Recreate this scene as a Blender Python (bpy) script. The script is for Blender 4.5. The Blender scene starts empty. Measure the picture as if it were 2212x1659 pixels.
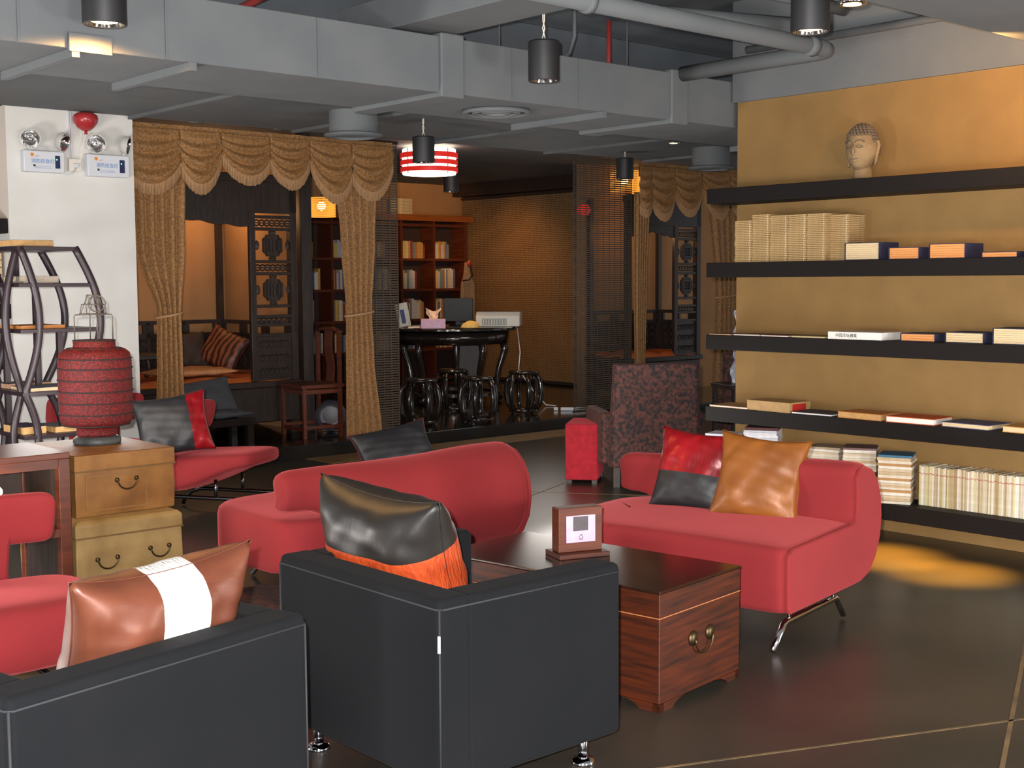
import bpy, bmesh, math, random
from mathutils import Vector, Matrix, Euler
random.seed(7)
PI = math.pi
scene = bpy.context.scene
col = scene.collection

# ------------------------------------------------------------------ camera
cam_data = bpy.data.cameras.new('camera')
cam_data.sensor_width = 36.0
cam_data.lens = 45.0
cam_data.clip_end = 100
cam = bpy.data.objects.new('camera', cam_data)
col.objects.link(cam)
cam.location = (0, 0, 1.6)
cam.matrix_world = (Matrix.Translation((0, 0, 1.6)) @ Matrix.Rotation(math.radians(90 - 4.6), 4, 'X')
                    @ Matrix.Rotation(math.radians(-0.35), 4, 'Z'))
scene.camera = cam

# ------------------------------------------------------------------ world, large lights, exposure
world = bpy.data.worlds.new('room_ambience')
scene.world = world
world.use_nodes = True
wb = world.node_tree.nodes['Background']
wb.inputs[0].default_value = (0.95, 0.97, 1.0, 1)
wb.inputs[1].default_value = 0.45

def light(name, kind, loc, energy, color=(1, 1, 1), size=0.1, target=None, spot=None, blend=0.4):
    d = bpy.data.lights.new(name, kind)
    d.energy = energy
    d.color = color
    if kind == 'SPOT':
        d.spot_size = math.radians(spot or 60)
        d.spot_blend = blend
        d.shadow_soft_size = size
    elif kind == 'POINT':
        d.shadow_soft_size = size
    elif kind == 'AREA':
        d.size = size
    o = bpy.data.objects.new(name, d)
    col.objects.link(o)
    o.location = loc
    if target is not None:
        o.rotation_euler = (Vector(target) - Vector(loc)).to_track_quat('-Z', 'Y').to_euler()
    return o

# the photographer's flash, a hand's breadth left of and above the lens
light('camera_flash', 'SPOT', (-0.06, 0.02, 1.655), 1400, (1.0, 0.97, 0.95), 0.015, (0, 10, 1.0), 95, 0.6)
WARM = (1.0, 0.52, 0.16)
# unseen fill lights behind and beside the camera, added to lift the ceiling
light('added_room_fill', 'POINT', (-2.8, -0.8, 0.6), 480, (1.0, 0.95, 0.9), 0.4)
light('added_room_fill', 'POINT', (2.6, -0.2, 0.6), 480, (1.0, 0.95, 0.9), 0.4)
light('added_room_fill', 'POINT', (-4.8, 4.8, 0.6), 420, (1.0, 0.95, 0.9), 0.4)
light('added_walkway_fill', 'POINT', (0.5, 8.7, 0.5), 34, (1.0, 0.95, 0.9), 0.5)  # unseen fill points, added to brighten the far ducts and platform ceiling
light('added_walkway_fill', 'POINT', (0.35, 13.3, 1.5), 20, (1.0, 0.92, 0.84), 0.4)
light('added_walkway_fill', 'POINT', (-2.6, 7.6, 1.0), 26, (1.0, 0.95, 0.9), 0.4)
light('added_room_fill', 'POINT', (3.9, 3.6, 0.6), 300, (1.0, 0.95, 0.9), 0.4)
vs = scene.view_settings
vs.view_transform = 'Standard'
vs.look = 'None'
vs.exposure = 0.2
vs.gamma = 1.0
vs.use_curve_mapping = False

# ------------------------------------------------------------------ helpers
RZ = math.radians(41.84)                       # the building grid is turned against the view
CA, SA = math.cos(RZ), math.sin(RZ)
def G(a, b, z=0.0):                            # building grid (a along the platform, b towards it) to world
    return Vector((a * CA - b * SA, a * SA + b * CA, z))

def C(r, g, b):
    f = lambda c: (c / 255 / 12.92) if c <= 10 else ((c / 255 + 0.055) / 1.055) ** 2.4
    return (f(r), f(g), f(b), 1.0)

class MB:
    def __init__(s):
        s.v = []; s.f = []
    def add(s, vs_, fs, M=None):
        o = len(s.v)
        for p in vs_:
            p = Vector(p)
            s.v.append(M @ p if M else p)
        s.f += [tuple(i + o for i in f) for f in fs]
        return s
    def box(s, c, d, rz=0, rx=0, ry=0):
        x, y, z = d[0] / 2, d[1] / 2, d[2] / 2
        vs_ = [(-x, -y, -z), (x, -y, -z), (x, y, -z), (-x, y, -z), (-x, -y, z), (x, -y, z), (x, y, z), (-x, y, z)]
        M = Matrix.Translation(c) @ Euler((rx, ry, rz)).to_matrix().to_4x4()
        return s.add(vs_, [(0, 3, 2, 1), (4, 5, 6, 7), (0, 1, 5, 4), (1, 2, 6, 5), (2, 3, 7, 6), (3, 0, 4, 7)], M)
    def span(s, x0, x1, y0, y1, z0, z1):
        return s.box(((x0 + x1) / 2, (y0 + y1) / 2, (z0 + z1) / 2), (abs(x1 - x0), abs(y1 - y0), abs(z1 - z0)))
    def loft(s, rings, cap=True):
        n = len(rings[0]); o = len(s.v)
        for r in rings:
            s.v += [Vector(p) for p in r]
        for i in range(len(rings) - 1):
            for j in range(n):
                k = (j + 1) % n
                s.f.append((o + i * n + j, o + i * n + k, o + (i + 1) * n + k, o + (i + 1) * n + j))
        if cap:
            s.f.append(tuple(o + j for j in reversed(range(n))))
            s.f.append(tuple(o + (len(rings) - 1) * n + j for j in range(n)))
        return s
    def tube(s, pts, r, n=8, closed=False):
        pts = [Vector(p) for p in pts]
        rs = r if isinstance(r, (list, tuple)) else [r] * len(pts)
        t0 = (pts[1] - pts[0]).normalized()
        u = t0.orthogonal().normalized()
        rings = []
        for i, p in enumerate(pts):
            a = pts[max(i - 1, 0)]; b = pts[min(i + 1, len(pts) - 1)]
            if closed:
                a = pts[i - 1]; b = pts[(i + 1) % len(pts)]
            t = (b - a).normalized()
            u = (u - t * u.dot(t)).normalized()
            w = t.cross(u)
            rings.append([p + (u * math.cos(2 * PI * k / n) + w * math.sin(2 * PI * k / n)) * rs[i] for k in range(n)])
        if closed:
            rings.append(rings[0])
        return s.loft(rings, not closed)
    def cyl(s, p0, p1, r, n=16):
        return s.tube([p0, p1], r, n)
    def lathe(s, prof, n=24, c=(0, 0, 0), ring=False, cap=True):
        if ring: prof = list(prof) + [prof[0]]
        return s.loft([[(c[0] + r * math.cos(2 * PI * k / n), c[1] + r * math.sin(2 * PI * k / n), c[2] + z) for k in range(n)] for r, z in prof], cap and not ring)
    def grid(s, fn, nu, nv, close_u=False):
        o = len(s.v)
        for j in range(nv + 1):
            for i in range(nu + 1):
                s.v.append(Vector(fn(i / nu, j / nv)))
        w = nu + 1
        for j in range(nv):
            for i in range(nu):
                s.f.append((o + j * w + i, o + j * w + i + 1, o + (j + 1) * w + i + 1, o + (j + 1) * w + i))
        return s
    def prism(s, pts, z0, z1, axis='z'):
        def m(p, h):
            return (p[0], p[1], h) if axis == 'z' else ((p[0], h, p[1]) if axis == 'y' else (h, p[0], p[1]))
        return s.loft([[m(p, z0) for p in pts], [m(p, z1) for p in pts]])
    def sphere(s, c, r, n=12, sc=(1, 1, 1)):
        m = n // 2 + 1
        rings = []
        for i in range(m):
            t = -PI / 2 + PI * (i + 0.02) / (m - 1 + 0.04)
            rings.append([(c[0] + r * sc[0] * math.cos(t) * math.cos(2 * PI * k / n), c[1] + r * sc[1] * math.cos(t) * math.sin(2 * PI * k / n), c[2] + r * sc[2] * math.sin(t)) for k in range(n)])
        return s.loft(rings)
    def mesh(s, name, m, smooth=False):
        me = bpy.data.meshes.new(name)
        me.from_pydata([tuple(p) for p in s.v], [], s.f)
        bm = bmesh.new(); bm.from_mesh(me)
        bmesh.ops.recalc_face_normals(bm, faces=bm.faces)
        bm.to_mesh(me); bm.free()
        if m: me.materials.append(m)
        if smooth:
            for p in me.polygons: p.use_smooth = True
        return me
    def build(s, name, m, parent=None, smooth=False, bevel=0, sub=0, loc=None, rz=0, seg=2, auto=None):
        o = bpy.data.objects.new(name, s.mesh(name, m, smooth or bool(bevel)))
        col.objects.link(o)
        if parent: o.parent = parent
        if loc is not None: o.location = loc
        o.rotation_euler.z = rz
        if bevel:
            b = o.modifiers.new('bevel', 'BEVEL'); b.width = bevel; b.segments = seg; b.limit_method = 'ANGLE'; b.harden_normals = True
        if sub:
            b = o.modifiers.new('subdivision', 'SUBSURF'); b.levels = sub; b.render_levels = sub
        if auto:
            me = o.data
            me.shade_smooth() if hasattr(me, 'shade_smooth') else None
            try: me.set_sharp_from_angle(angle=math.radians(auto))
            except Exception: pass
        return o

def tag(o, label=None, cat=None, group=None, kind=None):
    if label: o['label'] = label
    if cat: o['category'] = cat
    if group: o['group'] = group
    if kind: o['kind'] = kind
    return o
def thing(name, label, cat, loc=(0, 0, 0), rz=0, group=None):
    o = bpy.data.objects.new(name, None)
    o.empty_display_size = 0.1
    col.objects.link(o)
    o.location = loc; o.rotation_euler.z = rz
    return tag(o, label, cat, group)
def struct(name, mb, m, label=None, loc=(0, 0, 0), rz=RZ, **k):
    return tag(mb.build(name, m, None, loc=loc, rz=rz, **k), label, None, None, 'structure')
ONES = ('', 'first', 'second', 'third', 'fourth', 'fifth', 'sixth', 'seventh', 'eighth', 'ninth', 'tenth', 'eleventh', 'twelfth', 'thirteenth',
        'fourteenth', 'fifteenth', 'sixteenth', 'seventeenth', 'eighteenth', 'nineteenth')
TENS = ('', '', 'twenty', 'thirty', 'forty', 'fifty', 'sixty', 'seventy', 'eighty', 'ninety', 'hundred')
def nth(n):
    if n < 20: return ONES[n]
    t, o = divmod(n, 10)
    if o: return TENS[t] + '-' + ONES[o]
    return 'hundredth' if t == 10 else TENS[t][:-1] + 'ieth'
def copy_tree(o, parent=None):
    c = o.copy(); col.objects.link(c); c.parent = parent
    for ch in list(o.children): copy_tree(ch, c)
    return c

# ------------------------------------------------------------------ materials
MATS = {}
def mat(name, c, rough=0.6, metal=0.0, c2=None, scale=20.0, kind='noise', bump=0.0, bscale=None, sheen=0.0, coat=0.0,
        emit=None, estr=0.0, spec=0.5, stretch=(1, 1, 1), lo=0.35, hi=0.65, alpha=None, trans=0.0, aniso=0.0, coord='Object'):
    if name in MATS: return MATS[name]
    m = bpy.data.materials.new(name); m.use_nodes = True
    nt = m.node_tree; N = nt.nodes; L = nt.links
    p = N['Principled BSDF']
    p.inputs['Base Color'].default_value = c
    p.inputs['Roughness'].default_value = rough
    p.inputs['Metallic'].default_value = metal
    p.inputs['Specular IOR Level'].default_value = spec
    if sheen:
        p.inputs['Sheen Weight'].default_value = sheen
        p.inputs['Sheen Roughness'].default_value = 0.4
        p.inputs['Sheen Tint'].default_value = (min(1, c[0] * 2.5 + .1), min(1, c[1] * 2.5 + .1), min(1, c[2] * 2.5 + .1), 1)
    if coat:
        p.inputs['Coat Weight'].default_value = coat
        p.inputs['Coat Roughness'].default_value = 0.15
    if emit:
        p.inputs['Emission Color'].default_value = emit
        p.inputs['Emission Strength'].default_value = estr
    if trans: p.inputs['Transmission Weight'].default_value = trans
    if alpha is not None: p.inputs['Alpha'].default_value = alpha
    if c2 is not None or bump:
        tc = N.new('ShaderNodeTexCoord'); mp = N.new('ShaderNodeMapping')
        mp.inputs['Scale'].default_value = stretch
        L.new(tc.outputs[coord], mp.inputs['Vector'])
    if c2 is not None:
        if kind == 'wave':
            t = N.new('ShaderNodeTexWave'); t.inputs['Scale'].default_value = scale; t.inputs['Distortion'].default_value = 6; t.inputs['Detail'].default_value = 3
            out = t.outputs['Fac']
        elif kind == 'voronoi':
            t = N.new('ShaderNodeTexVoronoi'); t.inputs['Scale'].default_value = scale; out = t.outputs['Distance']
        else:
            t = N.new('ShaderNodeTexNoise'); t.inputs['Scale'].default_value = scale; t.inputs['Detail'].default_value = 5; out = t.outputs['Fac']
        L.new(mp.outputs[0], t.inputs['Vector'])
        r = N.new('ShaderNodeValToRGB')
        r.color_ramp.elements[0].position = lo; r.color_ramp.elements[0].color = c
        r.color_ramp.elements[1].position = hi; r.color_ramp.elements[1].color = c2
        L.new(out, r.inputs[0]); L.new(r.outputs[0], p.inputs['Base Color'])
    if bump:
        t = N.new('ShaderNodeTexNoise'); t.inputs['Scale'].default_value = bscale or scale * 4; t.inputs['Detail'].default_value = 4
        L.new(mp.outputs[0], t.inputs['Vector'])
        b = N.new('ShaderNodeBump'); b.inputs['Strength'].default_value = bump; b.inputs['Distance'].default_value = 0.01
        L.new(t.outputs['Fac'], b.inputs['Height']); L.new(b.outputs[0], p.inputs['Normal'])
    MATS[name] = m
    return m

M_floor = mat('polished_dark_concrete', C(44, 43, 38), 0.33, c2=C(62, 55, 47), scale=1.1, spec=0.5, bump=0.04, bscale=60)
M_joint = mat('floor_joint', C(120, 96, 62), 0.7, c2=C(84, 70, 52), scale=6)
M_plat = mat('black_glossy_platform', C(26, 25, 24), 0.12, c2=C(38, 34, 30), scale=3)
M_strip = mat('tan_floor_strip', C(128, 98, 62), 0.5, c2=C(110, 86, 56), scale=8)
M_gray = mat('gray_ceiling_paint', C(102, 105, 107), 0.75, c2=C(95, 99, 102), scale=3, bump=0.15, bscale=90)
M_gray2 = mat('dark_gray_slab', C(96, 101, 106), 0.85, c2=C(88, 94, 99), scale=2)
M_white = mat('white_plaster', C(214, 212, 208), 0.8, c2=C(208, 206, 201), scale=3, bump=0.1, bscale=200)
M_must = mat('mustard_wall_paint', C(135, 104, 58), 0.8, c2=C(128, 98, 54), scale=5, bump=0.25, bscale=160)
M_tanw = mat('tan_wall_paint', C(176, 130, 86), 0.85, c2=C(166, 122, 80), scale=2)
M_black = mat('black_shelf_wood', C(19, 16, 16), 0.6, c2=C(25, 20, 19), scale=6, spec=0.2, stretch=(1, 12, 12))
M_dkwood = mat('dark_carved_wood', C(40, 33, 31), 0.42, c2=C(56, 44, 38), scale=5, stretch=(8, 8, 1))
M_brwood = mat('brown_lacquered_wood', C(78, 35, 20), 0.4, c2=C(100, 47, 26), scale=4, stretch=(1, 1, 12))
M_chest = mat('red_brown_chest_wood', C(84, 35, 14), 0.4, c2=C(38, 19, 13), scale=3.2, kind='noise', stretch=(1.2, 1.2, 16), lo=0.3, hi=0.7, coat=0.06)
M_chestt = mat('dark_chest_top_wood', C(48, 24, 16), 0.2, c2=C(34, 20, 15), scale=3.2, stretch=(1, 12, 1), lo=0.3, hi=0.7, coat=0.4)
M_shelfor = mat('orange_brown_wood', C(150, 84, 36), 0.4, c2=C(130, 70, 30), scale=4, stretch=(1, 12, 12))
M_red = mat('red_velvet', C(136, 31, 35), 0.9, c2=C(126, 27, 31), scale=2.2, sheen=0.6, bump=0.06, bscale=300)
M_redd = mat('dark_red_velvet', C(160, 20, 36), 0.9, c2=C(140, 14, 28), scale=24, sheen=0.4, bump=0.2, bscale=120)
M_blk = mat('black_suede', C(15, 17, 20), 0.95, c2=C(19, 20, 23), scale=3, sheen=0.12, spec=0.2, bump=0.1, bscale=400)
M_pipe = mat('black_piping', C(34, 36, 40), 0.8)
M_chrome = mat('chrome', C(215, 215, 220), 0.08, 1.0)
M_dchrome = mat('dark_chrome', C(120, 120, 124), 0.1, 1.0)
M_brass = mat('aged_brass', C(88, 74, 52), 0.4, 0.9)
M_copper = mat('copper_satin', C(108, 60, 42), 0.42, 0.15, c2=C(94, 50, 34), scale=5, bump=0.14, bscale=16, stretch=(1, 3, 1))
M_gold = mat('gold_taffeta', C(150, 90, 34), 0.42, 0.1, c2=C(124, 72, 30), scale=3, bump=0.2, bscale=16, stretch=(1, 3, 1))
M_redsat = mat('red_satin', C(160, 16, 28), 0.34, 0.1, c2=C(116, 12, 20), scale=4, bump=0.28, bscale=12, stretch=(3, 1, 1))
M_blksat = mat('black_satin', C(28, 26, 25), 0.46, 0.0, c2=C(32, 28, 25), scale=4, bump=0.14, bscale=12, stretch=(2, 1, 1))
M_dksat = mat('charcoal_satin', C(34, 34, 37), 0.5, bump=0.2, bscale=20)
M_orange = mat('orange_crinkle_silk', C(190, 76, 32), 0.5, c2=C(170, 60, 24), scale=12, bump=0.9, bscale=26, stretch=(1, 4, 1))
M_wband = mat('white_crinkle_linen', C(238, 234, 228), 0.9, c2=C(226, 220, 214), scale=30, bump=0.8, bscale=40, stretch=(4, 1, 1))
M_curt = mat('gold_brocade', C(158, 113, 64), 0.7, c2=C(116, 84, 52), scale=60, lo=0.42, hi=0.62, sheen=0.2)
M_fringe = mat('pale_gold_fringe', C(186, 146, 104), 0.8, c2=C(160, 120, 84), scale=60, stretch=(4, 4, 0.3))
M_leath = mat('tan_pigskin', C(154, 108, 54), 0.55, c2=C(124, 82, 40), scale=6, bump=0.3, bscale=30)
M_leath2 = mat('pale_pigskin', C(164, 136, 86), 0.6, c2=C(128, 100, 58), scale=5, bump=0.35, bscale=25)
M_lant = mat('red_wicker', C(134, 22, 22), 0.6, c2=C(84, 12, 13), scale=90, kind='voronoi', lo=0.2, hi=0.6, bump=0.6, bscale=140)
M_wire = mat('grey_wire', C(108, 100, 92), 0.5, 0.5)
M_dstone = mat('dark_stone', C(62, 66, 66), 0.5, c2=C(84, 86, 84), scale=12)
M_paper = mat('cream_pages', C(222, 200, 160), 0.85, c2=C(206, 182, 140), scale=30, stretch=(1, 1, 14))
M_tanp = mat('tan_booklet_paper', C(182, 151, 105), 0.85, c2=C(166, 136, 90), scale=40)
M_thread = mat('white_thread', C(235, 225, 205), 0.9)
M_orp = mat('orange_pages', C(226, 158, 96), 0.85, c2=C(214, 140, 78), scale=30, stretch=(1, 1, 16))
M_navy = mat('navy_cloth', C(38, 40, 66), 0.8, c2=C(46, 46, 74), scale=30)
M_wpap = mat('white_paper', C(232, 228, 222), 0.8)
M_gpap = mat('grey_paper', C(190, 186, 180), 0.8, c2=C(170, 164, 156), scale=40)
M_stone = mat('grey_carved_stone', C(146, 122, 88), 0.85, c2=C(124, 102, 74), scale=10, bump=0.4, bscale=60)
M_hair = mat('dark_carved_stone', C(104, 88, 70), 0.85, c2=C(88, 74, 60), scale=14, bump=0.4, bscale=60)
M_lampb = mat('black_powder_coat', C(28, 28, 31), 0.55)
M_ref = mat('lamp_reflector', C(230, 230, 230), 0.12, 1.0)
M_glow = mat('warm_lamp_glow', C(255, 220, 150), 0.5, emit=(1.0, 0.62, 0.25, 1), estr=9)
M_wglow = mat('white_strip_glow', C(255, 240, 220), 0.5, emit=(1.0, 0.86, 0.66, 1), estr=4.5)
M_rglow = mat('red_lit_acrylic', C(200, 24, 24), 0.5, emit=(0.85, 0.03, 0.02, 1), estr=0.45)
M_amber = mat('amber_wicker_glow', C(200, 120, 30), 0.6, emit=(1.0, 0.42, 0.05, 1), estr=0.7)
M_redpipe = mat('red_pipe_paint', C(150, 50, 48), 0.6)
M_bamboo = mat('bamboo_slat', C(156, 122, 80), 0.6, c2=C(112, 84, 54), scale=30, stretch=(1, 1, 6))
M_bamdk = mat('dark_bamboo_slat', C(82, 68, 54), 0.6, c2=C(66, 54, 44), scale=30, stretch=(1, 1, 6))
M_brown = mat('brown_flocked_velvet', C(82, 44, 37), 0.8, c2=C(25, 21, 21), scale=34, lo=0.40, hi=0.60, sheen=0.3, bump=0.2)
M_rug = mat('mottled_rug', C(90, 44, 36), 1.0, c2=C(46, 28, 24), scale=40, bump=0.8, bscale=120)
M_lac = mat('black_lacquer', C(28, 24, 23), 0.1, c2=C(40, 32, 28), scale=4, coat=0.6)
M_plas = mat('off_white_plastic', C(216, 210, 198), 0.45)
M_plas2 = mat('grey_white_plastic', C(206, 208, 214), 0.5)
M_lilac = mat('lilac_card', C(196, 160, 196), 0.6, c2=C(206, 176, 206), scale=20)
M_balloon = mat('red_balloon_rubber', C(170, 50, 52), 0.25, c2=C(150, 40, 44), scale=3)
M_navyp = mat('navy_plastic', C(36, 44, 84), 0.35)
M_blue = mat('blue_print', C(80, 130, 190), 0.7)
M_mator = mat('orange_bed_silk', C(206, 110, 46), 0.6, c2=C(180, 84, 34), scale=6, bump=0.5, bscale=14)
M_grayc = mat('dark_grey_fabric', C(70, 72, 76), 0.9, c2=C(62, 63, 68), scale=10)
M_bag = mat('crumpled_plastic', C(176, 180, 190), 0.25, c2=C(150, 150, 165), scale=10, bump=0.9, bscale=14)
def cmat(r, g, b, rough=0.7):
    return mat('cover_%d_%d_%d' % (r, g, b), C(r, g, b), rough, c2=C(int(r * .92), int(g * .92), int(b * .92)), scale=25)

# ================================================================== the setting (grid-aligned, turned by RZ)
fl = struct('floor', MB().span(-7, 16, -3.5, 20, -0.12, 0), M_floor, 'dark polished concrete floor')
def joint(p, q, w=0.012):
    d = Vector((q[0] - p[0], q[1] - p[1], 0)); ang = math.atan2(d.y, d.x)
    m = Vector(((p[0] + q[0]) / 2, (p[1] + q[1]) / 2, 0))
    o = MB().box((0, 0, 0.0004), (d.length, w, 0.0016)).build('joint', M_joint, fl)
    o.matrix_parent_inverse = Matrix.Rotation(-RZ, 4, 'Z')
    o.location = m; o.rotation_euler.z = ang
joint((0.2, 4.003), (4.2, 5.315)); joint((1.4, 3.645), (2.75, 6.606), 0.016)
joint((-0.9, 9.88), (1.9, 9.24), 0.014); joint((-0.3, 8.5), (1.05, 11.45), 0.012)
struct('floor', MB().span(4.66, 16, 9.9, 17, -0.1, 0.12), M_plat, 'raised black glossy platform in front of the curtained alcoves', bevel=0.008)
struct('floor', MB().span(6.3, 13, 9.42, 9.86, -0.01, 0.004), M_strip, 'tan strip of floor along the platform')
struct('wall_right', MB().span(7.15, 7.4, -2.5, 5.63, 0, 2.815), M_must, 'mustard painted wall carrying the black shelves')
struct('wall_right', MB().span(7.128, 7.4, -2.5, 5.66, 2.815, 3.5), M_gray, 'gray wall band above the mustard wall')
struct('ceiling', MB().span(-7, 16, -3.5, 20, 3.5, 3.6), M_gray2, 'dark gray ceiling slab behind the ducts')
struct('ceiling', MB().span(5.02, 7.127, -2.5, 3.27, 2.83, 3.499), M_gray, 'dropped gray ceiling panel at the right', bevel=0.004)
struct('ceiling', MB().span(4.6, 16, 9.98, 17, 3.06, 3.2), M_gray, 'gray ceiling over the platform')
struct('wall_left', MB().span(3.64, 4.645, 9.7, 11.2, 0, 2.93), M_white, 'white plastered column with two emergency lights')
struct('wall_back', MB().span(4.4, 6.95, 12.4, 12.55, 0.12, 3.06), M_tanw, 'tan back wall of the bed alcove')
struct('trim_2', MB().span(6.93, 7.05, 10.84, 10.93, 0.12, 3.06), M_dkwood, 'dark post beside the carved bed panel')
struct('wall_back', MB().span(6.95, 7.03, 10.93, 12.55, 0.12, 3.06), M_tanw, 'tan side wall beside the carved bed')
struct('wall_back', MB().span(4.4, 4.52, 11.2, 12.55, 0.12, 3.06), M_tanw)
struct('wall_back', MB().span(7.03, 12.9, 15.32, 15.45, 0.12, 3.06), M_tanw, 'tan wall behind the bookcase')
struct('wall_back', MB().span(12.72, 12.9, 11.6, 15.32, 0.12, 3.06), mat('dark_brown_wall', C(84, 66, 50), 0.8), 'dark wall behind the bamboo blind')
struct('wall_back', MB().span(11.5, 16, 11.46, 11.6, 0.12, 3.06), M_tanw, 'tan back wall of the far bed alcove')
struct('wall_back', MB().span(-7, 16, 17.0, 17.2, 0, 3.5), M_gray2)
# dark header beam over the big blind
struct('trim_1', MB().span(12.5, 12.72, 11.62, 15.3, 2.88, 3.055), M_dkwood, 'dark beam above the bamboo blind')

# ------------------------------------------------------------------ ducts and pipes
t = thing('air_duct', 'long gray sheet metal air duct crossing the room', 'duct', (0, 0, 0), RZ)
MB().span(-4, 11, 5.68, 6.5, 2.655, 2.965).build('duct_body', M_gray, t, bevel=0.006)
for a in (0.9, 2.45, 3.03, 5.86, 8.2):
    MB().span(a - 0.018, a + 0.018, 5.66, 6.52, 2.615, 2.654).build('stiffener', M_gray, t)
for a in (4.55, 6.49):
    MB().span(a, a + 0.17, 5.655, 6.53, 2.63, 2.985).build('collar', M_gray, t, bevel=0.012)
for a in (2.2, 2.9, 3.75, 5.1, 5.65, 7.3):
    MB().span(a - 0.004, a + 0.004, 5.672, 5.679, 2.66, 2.96).build('seam', M_gray, t)
MB().span(2.42, 2.62, 5.655, 5.679, 2.64, 2.72).build('duct_flap', M_gray, t)
t = thing('air_duct', 'wide flat gray duct above the curtain front', 'duct', (0, 0, 0), RZ)
MB().span(-4, 15, 7.1, 9.62, 2.925, 3.499).build('duct_body', M_gray2, t, bevel=0.006)
MB().span(-4, 15, 7.095, 9.625, 2.915, 2.924).build('duct_floor', M_gray, t)
for a in (1.6, 3.1, 4.6, 6.1, 7.6, 9.1, 10.6):
    MB().span(a - 0.02, a + 0.02, 7.08, 9.64, 2.89, 2.925).build('stiffener', M_gray, t)
t = thing('air_duct', 'shallow gray branch duct running over the main duct', 'duct', (0, 0, 0), RZ)
MB().span(4.3, 4.69, 1.0, 6.3, 2.99, 3.17).build('duct_body', M_gray, t, bevel=0.006)
def pipe(label, pts, r, m=M_gray, n=12, rings=()):
    t = thing('ceiling_pipe', label, 'pipe')
    MB().tube([G(*p) for p in pts], r, n).build('pipe_run', m, t, smooth=True)
    for p, q in rings:
        MB().cyl(G(*p), G(*q), r * 1.22, n).build('coupling', m, t, smooth=True)
    return t
pipe('thick gray pipe running towards the mustard wall', [(2.5, 4.5, 2.96), (6.5, 4.5, 2.96), (6.57, 4.52, 2.96), (6.6, 4.6, 2.96), (6.6, 5.66, 2.96)], 0.05,
     rings=[((4.52, 4.5, 2.96), (4.56, 4.5, 2.96)), ((6.35, 4.5, 2.96), (6.42, 4.5, 2.96))])
pipe('slim gray pipe above the thick pipe', [(3.4, 3.7, 3.12), (6.9, 3.7, 3.12), (6.95, 3.75, 3.12), (6.95, 5.4, 3.12)], 0.026, rings=[((6.6, 3.7, 3.12), (6.68, 3.7, 3.12))])
pipe('gray pipe with an end cap under the slab', [(5.95, 4.75, 3.3), (7.1, 4.75, 3.3)], 0.04, rings=[((5.95, 4.75, 3.3), (6.09, 4.75, 3.3))])
pipe('gray pipe crossing behind the thick pipe', [(6.0, 5.3, 3.2), (7.1, 4.9, 3.2)], 0.06)
pipe('red sprinkler pipe beside the main duct', [(1.6, 6.9, 3.18), (8.4, 6.9, 3.1)], 0.028, M_redpipe, rings=[((3.85, 6.9, 3.157), (3.95, 6.9, 3.156))])
pipe('short red sprinkler branch above the main duct', [(3.9, 6.86, 3.18), (3.9, 5.3, 3.3)], 0.022, M_redpipe)
pipe('vertical red pipe behind the hanging spotlight', [(6.9, 6.62, 2.97), (6.9, 6.62, 3.49)], 0.018, M_redpipe)
pipe('thin gray rod beside the red drop pipe', [(6.75, 6.3, 2.97), (6.75, 6.3, 3.49)], 0.006)
pipe('thin gray rod above the middle of the main duct', [(5.55, 6.3, 2.97), (5.55, 6.3, 3.49)], 0.006)
pipe('curved gray cable hose behind the hanging spotlight', [(5.6, 6.1, 2.99), (5.84, 6.1, 3.0), (5.98, 6.1, 3.08), (6.03, 6.1, 3.2), (6.03, 6.1, 3.49)], 0.014)
pipe('gray conduit along the top of the curtain', [(4.66, 9.8, 2.965), (7.5, 9.8, 2.965)], 0.03, rings=[((5.2, 9.8, 2.965), (5.32, 9.8, 2.965)), ((6.0, 9.8, 2.965), (6.1, 9.8, 2.965))])
pipe('gray pipe under the platform ceiling', [(7.4, 9.7, 2.99), (12.9, 9.7, 2.99)], 0.045, rings=[((9.6, 9.7, 2.99), (9.7, 9.7, 2.99))])

def diffuser(label, a, b, z0, z1, r):
    p = G(a, b, z0)
    t = thing('ceiling_diffuser', label, 'diffuser', p)
    h = z1 - z0
    MB().lathe([(r * 0.6, 0.02), (r * 0.97, 0.02), (r, 0.03), (r, h), (r * 0.5, h)], 32).build('drum', M_gray, t, smooth=True, bevel=0.004)
    MB().lathe([(r * 0.9, 0.0), (r * 1.2, 0.012), (r * 1.22, 0.022), (r * 1.0, 0.034), (r * 0.9, 0.03)], 32, ring=True).build('flange', M_gray, t, smooth=True)
diffuser('gray round diffuser drum in front of the near curtain', 5.8, 8.3, 2.715, 2.924, 0.19)
diffuser('gray round diffuser drum in front of the far curtain', 10.16, 8.33, 2.70, 2.924, 0.19)
t = thing('ceiling_diffuser', 'flat round grille under the main duct', 'diffuser', G(5.3, 6.05, 2.62))
for r in (0.2, 0.14, 0.08):
    MB().tube([(r * math.cos(k * PI / 12), r * math.sin(k * PI / 12), 0.02) for k in range(24)], 0.014, 6, True).build('ring', M_gray, t, smooth=True)

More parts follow.
